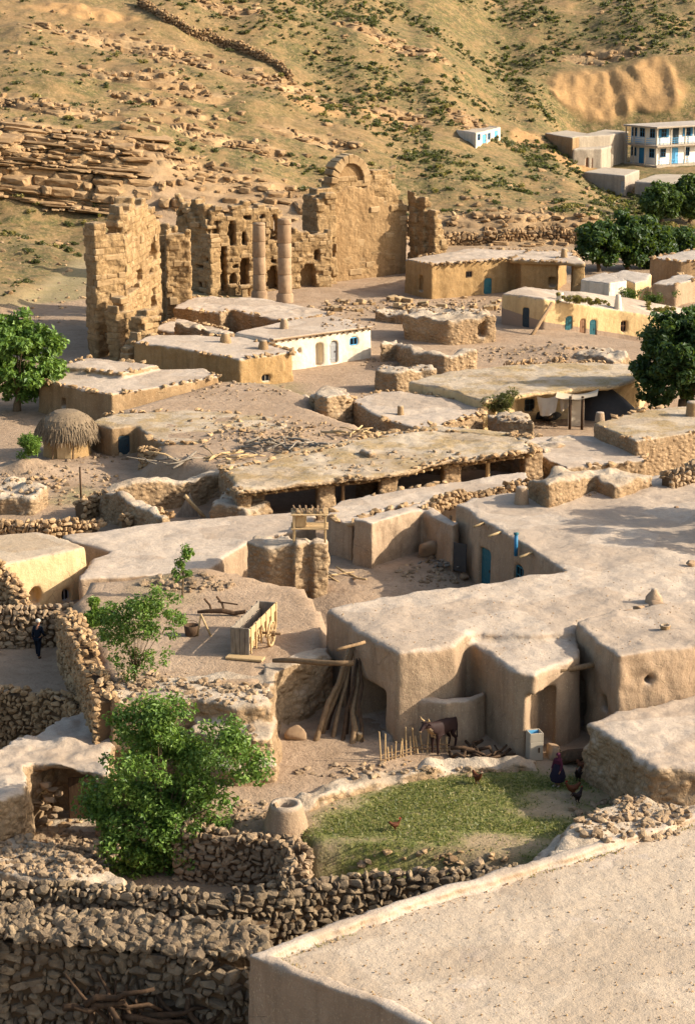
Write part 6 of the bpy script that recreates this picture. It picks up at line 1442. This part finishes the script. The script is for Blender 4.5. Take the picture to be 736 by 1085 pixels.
# bushes
for x, y, L, lab, mt, nm in [(518, 458, [(524, 430, 14, 13), (534, 424, 9, 11)], 'grey green feathery bush beside the cloth hung house', 'shrub', 'bush'), (662, 330, [(664, 315, 18, 10), (690, 318, 20, 10)], 'green shrubs growing behind the cream house', 'leafD', 'bush'), (620, 322, [(606, 316, 16, 4), (622, 318, 14, 4), (635, 320, 10, 3)], 'dry grass tuft growing on the cream house roof', 'shrubdry', 'roof_grass'), (33, 488, [(32, 472, 9, 13)], 'dark green bush in the shade left of the thatched hut', 'leafA', 'bush'), (700, 333, [(700, 326, 22, 5)], 'dry grass on the right end of the cream house roof', 'shrubdry', 'roof_grass'), (100, 662, [(100, 655, 8, 12)], 'small bush against the sunlit rough stone wall', 'leafC', 'bush')]:
    b = G(x, y) if nm == 'bush' else P(x, y, 2.3 if x < 650 else .5); E = elpx(b, L); C_ = []
    for e in E:
        for k in range(14): d = rng.normal(size=3)*.5; C_.append(np.r_[b+np.array(e[:3])+d*np.array(e[3:]), min(.5, e[5]*.6)])
    V, F, q = leaves(C_, 1500, .3, long=4.0); me = mesh_np(nm, V-b, [F], False, {'rnd': q}); o = obj(nm, me, M[mt], None, b); tag(o, lab, 'grass' if 'grass' in nm else 'bush')
# ================================================================== hillside scrub and rocks
VAR = []
for k in range(6):
    C_ = [np.r_[rng.normal(size=3)*np.array([.33, .33, .12])+np.array([0, 0, .28]), .32] for i in range(7)]
    V, F, q = leaves(C_, 110, .34, long=1.8); V[:, 2] = np.abs(V[:, 2])-.08; VAR.append((V, F, q))
VAR2 = [leaves([np.r_[rng.normal(size=3)*np.array([.33, .33, .1])+np.array([0, 0, .28]), .34] for i in range(5)], 42, .5, long=1.6) for k in range(6)]
def scatter_pts(n, pts_fn):
    out = []
    while len(out) < n:
        k = 4000; X = -60+120*rng.random(k); Y = 172+202*rng.random(k)**1.15; X = X*(Y/330+.1); ok = pts_fn(X, Y); out += list(zip(X[ok], Y[ok]))
    return np.array(out[:n])
def dens(X, Y):
    g = .5+.5*fbm(v3(X/9, Y/6), 3, 91); side = sstep(-22, 25, X+.25*(Y-260)); inz = (np.abs(X) < .185*Y) & (hillm(X, Y) > .5)
    sch = (X > 30) & (Y > 268) & (Y < 318); hse = (np.abs(X-16.5) < 6) & (np.abs(Y-267) < 6)
    return inz & ~sch & ~hse & (rng.random(len(X)) < sstep(.36, .66, g)*(.14+.86*side)) & (rockmask(X, Y) < .6)
pts = scatter_pts(9000, dens); zz = terr(pts[:, 0], pts[:, 1]); sz = .18+.7*rng.random(len(pts))**3.4
order = np.argsort(-sz/np.hypot(pts[:, 1], 30-zz))
me6 = []
for i, (V, F, q) in enumerate(VAR):
    me = mesh_np('hill_shrub', V, [F], False, {'rnd': q}); me.materials.append(M['shrub' if i < 4 else 'shrubdry']); me6.append(me)
for j in order[:300]:
    o = bpy.data.objects.new('hill_shrub', me6[rng.integers(6)]); COL.objects.link(o); o.location = (pts[j, 0], pts[j, 1], zz[j]); o.rotation_euler = (0, 0, rng.random()*6.28); o.scale = (sz[j]*1.2, sz[j]*1.2, sz[j])
    tag(o, 'low rounded scrub bush growing on the open hillside', 'shrub', 'scrub bushes on the hillside')
Vs, Fs, Rs, n = [], [], [], 0
for j in order[300:]:
    V, F, q = VAR2[rng.integers(6)]; V = (V*sz[j])@Rz(rng.random()*6.28).T+np.array([pts[j, 0], pts[j, 1], zz[j]]); Vs.append(V); Fs.append(F+n); Rs.append(q); n += len(V)
o = obj('hillside_scrub', mesh_np('hillside_scrub', np.concatenate(Vs), [np.concatenate(Fs)], False, {'rnd': np.concatenate(Rs)}), M['shrub']); tag(o, 'smaller scrub plants thinly covering the hillside', 'scrub', kind='stuff')
def dens2(X, Y):
    g = .5+.5*fbm(v3(X/5, Y/3), 3, 95); sch = (X > 30) & (Y > 268) & (Y < 318); hse = (np.abs(X-16.5) < 6) & (np.abs(Y-267) < 6)
    return (np.abs(X) < .185*Y) & (hillm(X, Y) > .5) & ~sch & ~hse & (rng.random(len(X)) < np.clip(sstep(.5, .75, g)*.25+.8*sstep(.25, .7, rockmask(X, Y)), 0, 1)*np.where(Y < 262, .9, .6))
pts = scatter_pts(1300, dens2); zz = terr(pts[:, 0], pts[:, 1]); sz = .12+.5*rng.random(len(pts))**2.6
order = np.argsort(-sz/np.hypot(pts[:, 1], 30-zz)); rm = []
for k in range(8):
    m = MB(); m.rock((0, 0, .12), (1, .75, .6), 2, tilt=.5); V = np.concatenate(m.V); me = mesh_np('hill_rock', V, [m.F[3][0]], False, {'rnd': np.full(len(V), k/7)}); me.materials.append(M['rockhill']); rm.append(me)
for j in order[:300]:
    o = bpy.data.objects.new('hill_rock', rm[rng.integers(8)]); COL.objects.link(o); o.location = (pts[j, 0], pts[j, 1], zz[j]); o.rotation_euler = (.3*rng.normal(), .3*rng.normal(), rng.random()*6.28); o.scale = (sz[j]*1.3, sz[j], sz[j])
    tag(o, 'weathered tan rock lying on the open hillside', 'rock', 'rocks on the hillside')
m = MB()
for j in order[300:]: m.rock((pts[j, 0], pts[j, 1], zz[j]), (sz[j]*1.1, sz[j], sz[j]*.7), 1, tilt=.8)
tag(m.build('hillside_stones', M['rockhill'], None), 'smaller stones strewn over the hillside', 'stones', kind='stuff')
# ================================================================== loose stones in the village
LS = []
def strew(n, cx, cy, rx, ry, smin, smax): 
    for i in range(n):
        a = rng.random()*6.28; q = rng.random()**.6; LS.append((cx+rx*q*math.cos(a), cy+ry*q*math.sin(a), smin+(smax-smin)*rng.random()**2))
strew(30, 395, 325, 45, 8, .2, .65); strew(26, 490, 322, 50, 6, .25, .8); strew(24, 360, 340, 30, 10, .15, .4); strew(26, 30, 512, 40, 14, .15, .6); strew(20, 95, 512, 40, 10, .12, .35); strew(16, 245, 455, 50, 8, .2, .6); strew(24, 320, 455, 40, 12, .12, .35); strew(24, 560, 370, 60, 8, .15, .45); strew(20, 60, 320, 40, 40, .2, .7); strew(14, 600, 392, 60, 4, .2, .5)
strew(14, 270, 730, 30, 6, .1, .3); strew(14, 455, 905, 60, 8, .2, .45); strew(14, 500, 910, 40, 8, .25, .5); strew(12, 440, 810, 60, 6, .1, .25); strew(16, 200, 725, 60, 10, .08, .25); strew(10, 460, 600, 30, 10, .12, .35); strew(10, 350, 850, 40, 10, .08, .2); strew(8, 270, 870, 20, 6, .15, .35); strew(8, 60, 875, 40, 6, .2, .4)
rm2 = []
for k in range(8):
    m = MB(); m.rock((0, 0, .25), (1, .8, .65), 3, tilt=.5); V = np.concatenate(m.V); me = mesh_np('loose_stone', V, [m.F[3][0]], True, {'rnd': np.full(len(V), k/7)}); me.materials.append(M['stonewarm']); rm2.append(me)
for x, y, s in LS:
    q = G(x, y); o = bpy.data.objects.new('loose_stone', rm2[rng.integers(8)]); COL.objects.link(o); o.location = q; o.rotation_euler = (.2*rng.normal(), .2*rng.normal(), rng.random()*6.28); o.scale = (s*.6, s*.55, s*.5)
    tag(o, 'loose fallen stone lying on the bare village ground', 'stone', 'loose stones among the houses')
bm_ = []
for k in range(5):
    m = MB(); m.box((0, 0, .3), (1, .7, .6), 0, b=.06, jit=.08); V = np.concatenate(m.V); me = mesh_np('fallen_block', V, [np.array(f).reshape(-1, len(f[0][0])) for f in m.F.values()], False, {'rnd': np.full(len(V), k/4)}); me.materials.append(M['ashlar']); bm_.append(me)
for i in range(46):
    x, y = (345+95*rng.random(), 318+14*rng.random()) if i < 26 else (430+95*rng.random(), 322+7*rng.random()) if i < 38 else (100+70*rng.random(), 376+6*rng.random())
    q = G(x, y); o = bpy.data.objects.new('fallen_block', bm_[rng.integers(5)]); COL.objects.link(o); o.location = q; o.rotation_euler = (.15*rng.normal(), .15*rng.normal(), rng.random()*6.28); s = .4+.5*rng.random(); o.scale = (s*1.2, s, s*.9)
    tag(o, 'fallen squared stone block lying before the ruin', 'stone block', 'fallen blocks of the ruin')
# small rubble drifts between the houses
bpy.context.view_layer.update(); DG = bpy.context.evaluated_depsgraph_get()
def drop(px, py):
    """the surface seen at this spot of the ground, bank or roof; None on steep faces"""
    ok, loc_, nr, *_r = S.ray_cast(DG, Vector(CAM), Vector(ray(px, py)))
    return np.array(loc_) if ok and nr.z > .55 else None
m = MB()
for cx, cy, rx, ry, n in [(60, 905, 80, 26, 700), (670, 868, 70, 26, 380), (200, 735, 90, 16, 260), (250, 800, 30, 40, 160), (430, 490, 120, 12, 120), (250, 460, 70, 20, 160), (250, 415, 60, 10, 120), (130, 905, 40, 20, 160), (395, 326, 60, 9, 200), (490, 325, 60, 8, 180), (570, 376, 80, 10, 220), (440, 385, 60, 8, 120), (300, 460, 70, 14, 220), (60, 515, 70, 22, 220), (230, 520, 30, 8, 120), (370, 345, 30, 14, 90), (30, 300, 60, 50, 160), (560, 448, 40, 8, 120), (460, 606, 40, 16, 120), (200, 618, 50, 10, 160), (150, 722, 50, 12, 120), (250, 728, 30, 6, 80), (270, 862, 30, 12, 90), (600, 520, 50, 8, 60), (420, 920, 110, 8, 160), (100, 480, 40, 14, 120), (420, 818, 110, 8, 120)]:
    for i in range(n):
        a = rng.random()*6.28; q_ = rng.random()**.6; q = drop(cx+rx*q_*math.cos(a), cy+ry*q_*math.sin(a)); s = .04+.17*rng.random()**2.5
        if q is None: continue
        m.rock(q+np.array([0, 0, s*.2]), (s*1.3, s, s*.8), 1, tilt=1)
tag(m.build('rubble', M['stone'], None), 'drifts of small rubble between the mud houses', 'rubble', kind='stuff')
# gravel and clods
m = MB(); NR = pxpoly([(262, 1018), (420, 962), (600, 908), (800, 846), (1150, 1000), (620, 1180), (440, 1093)], 2.2)
for i in range(2600):
    u = rng.random(); q = P(330+420*rng.random(), 890+220*rng.random(), 2.25) if i < 1300 else (G(100+560*rng.random(), 640+260*rng.random()) if i < 2000 else drop(360+380*rng.random(), 600+100*rng.random()))
    if q is None: continue
    if i < 1300:
        # keep inside the rim of the near roof
        if polysd(NR, np.array([q[0]]), np.array([q[1]]))[0] < .55: continue
    s = .012+.03*rng.random()**3
    m.rock(q+np.array([0, 0, .01]), (s*1.3, s, s*.8), 1)
rim = inset(NR, .62)
for a_, b_ in zip(rim, rim[1:]+rim[:1]):                                # debris gathered along the foot of the near roof's rim
    a_, b_ = np.array(a_), np.array(b_)
    for i in range(int(np.linalg.norm(b_-a_)*14)):
        p = a_+(b_-a_)*rng.random(); s = .012+.035*rng.random()**2.5; m.rock((p[0]+.14*rng.normal(), p[1]+.14*rng.normal(), 2.26), (s*1.4, s, s*.8), 1)
V_ = []
for a_, b_ in zip(rim, rim[1:]+rim[:1]):
    a_, b_ = np.array(a_), np.array(b_)
    for i in range(int(np.linalg.norm(b_-a_)*40)):
        f_ = rng.random(); p = a_+(b_-a_)*f_
        if vn([[p[0]/1.6, p[1]/1.6, 9.]], 77)[0] < .05: continue
        p = p+.07*rng.normal(size=2); h_ = .04+.09*rng.random(); c_ = np.array([p[0], p[1], 2.22]); d_ = np.array([rng.normal(), rng.normal(), 0])*.012
        V_ += [c_-d_, c_+d_, c_+np.array([.05*rng.normal(), .05*rng.normal(), h_])]
i = np.arange(len(V_)//3)*3; tag(obj('dry_grass', mesh_np('dry_grass', np.array(V_), [np.stack([i, i+1, i+2], 1)], False, {'rnd': rng.random(len(V_))}), M['shrubdry']), 'thin dry grass growing along the inside of the near roof rim', 'grass', kind='stuff')
tag(m.build('gravel', M['stonewarm'], None), 'scattered gravel and clods on the roofs and yard', 'gravel', kind='stuff')
# yard grass
Y_ = pxpoly(YARD, 0); xs = [p[0] for p in Y_]; ys = [p[1] for p in Y_]
k = 60000; X = min(xs)+(max(xs)-min(xs))*rng.random(k); Y = min(ys)+(max(ys)-min(ys))*rng.random(k)
ok = (polysd(Y_, X, Y)+1.5*fbm(v3(X/1.6, Y/1.6), 3, 55)+.6*rng.normal(size=k) > .55) & (fbm(v3(X/2.6, Y/1.4), 3, 57)+.25*rng.normal(size=k) < .02); X, Y = X[ok], Y[ok]; Z = terr(X, Y); n = len(X)
a = rng.random(n)*6.28; h = .03+.10*rng.random(n)**2.2; w = .02+.02*rng.random(n); d = np.stack([np.cos(a), np.sin(a), 0*a], 1)*w[:, None]; B = np.stack([X, Y, Z-.01], 1); tip = B+np.stack([.06*rng.normal(size=n), .06*rng.normal(size=n), h], 1)
V = np.stack([B-d, B+d, tip], 1).reshape(-1, 3); i = np.arange(n)*3
tag(obj('yard_grass', mesh_np('yard_grass', V, [np.stack([i, i+1, i+2], 1)], False, {'rnd': np.repeat(rng.random(n), 3)}), M['grass']), 'short green grass growing in the yard before the big roof', 'grass', kind='stuff')

# ================================================================== light, camera
sun = bpy.data.lights.new('sun', 'SUN'); sun.energy = 4.6; sun.angle = rad(.6); sun.color = (1, .92, .80)
so = bpy.data.objects.new('sun', sun); COL.objects.link(so)
EL = rad(27); AZ = math.atan2(.99, -.10)                               # direction to the sun, clockwise from +Y
to = Vector((math.sin(AZ)*math.cos(EL), math.cos(AZ)*math.cos(EL), math.sin(EL))); so.rotation_euler = to.to_track_quat('Z', 'Y').to_euler(); so.location = (60, -30, 60)
w = bpy.data.worlds.new('World'); S.world = w; w.use_nodes = True; nt = w.node_tree; bg = nt.nodes['Background']
sky = nt.nodes.new('ShaderNodeTexSky'); sky.sky_type = 'NISHITA'; sky.sun_disc = False; sky.sun_elevation = EL; sky.sun_rotation = AZ; sky.dust_density = 3.0; sky.air_density = 1.0
nt.links.new(sky.outputs[0], bg.inputs[0]); bg.inputs[1].default_value = .145
cam = bpy.data.cameras.new('camera'); co = bpy.data.objects.new('camera', cam); COL.objects.link(co); co.location = tuple(CAM); co.rotation_euler = (math.pi/2-PITCH, 0, 0)
cam.sensor_fit = 'VERTICAL'; cam.sensor_height = 24.0; cam.lens = FPX/PH*24.0; cam.clip_start = .5; cam.clip_end = 3000; S.camera = co
S.view_settings.view_transform = 'Standard'; S.view_settings.look = 'None'; S.view_settings.gamma = 1; S.view_settings.exposure = .9; S.view_settings.use_curve_mapping = False
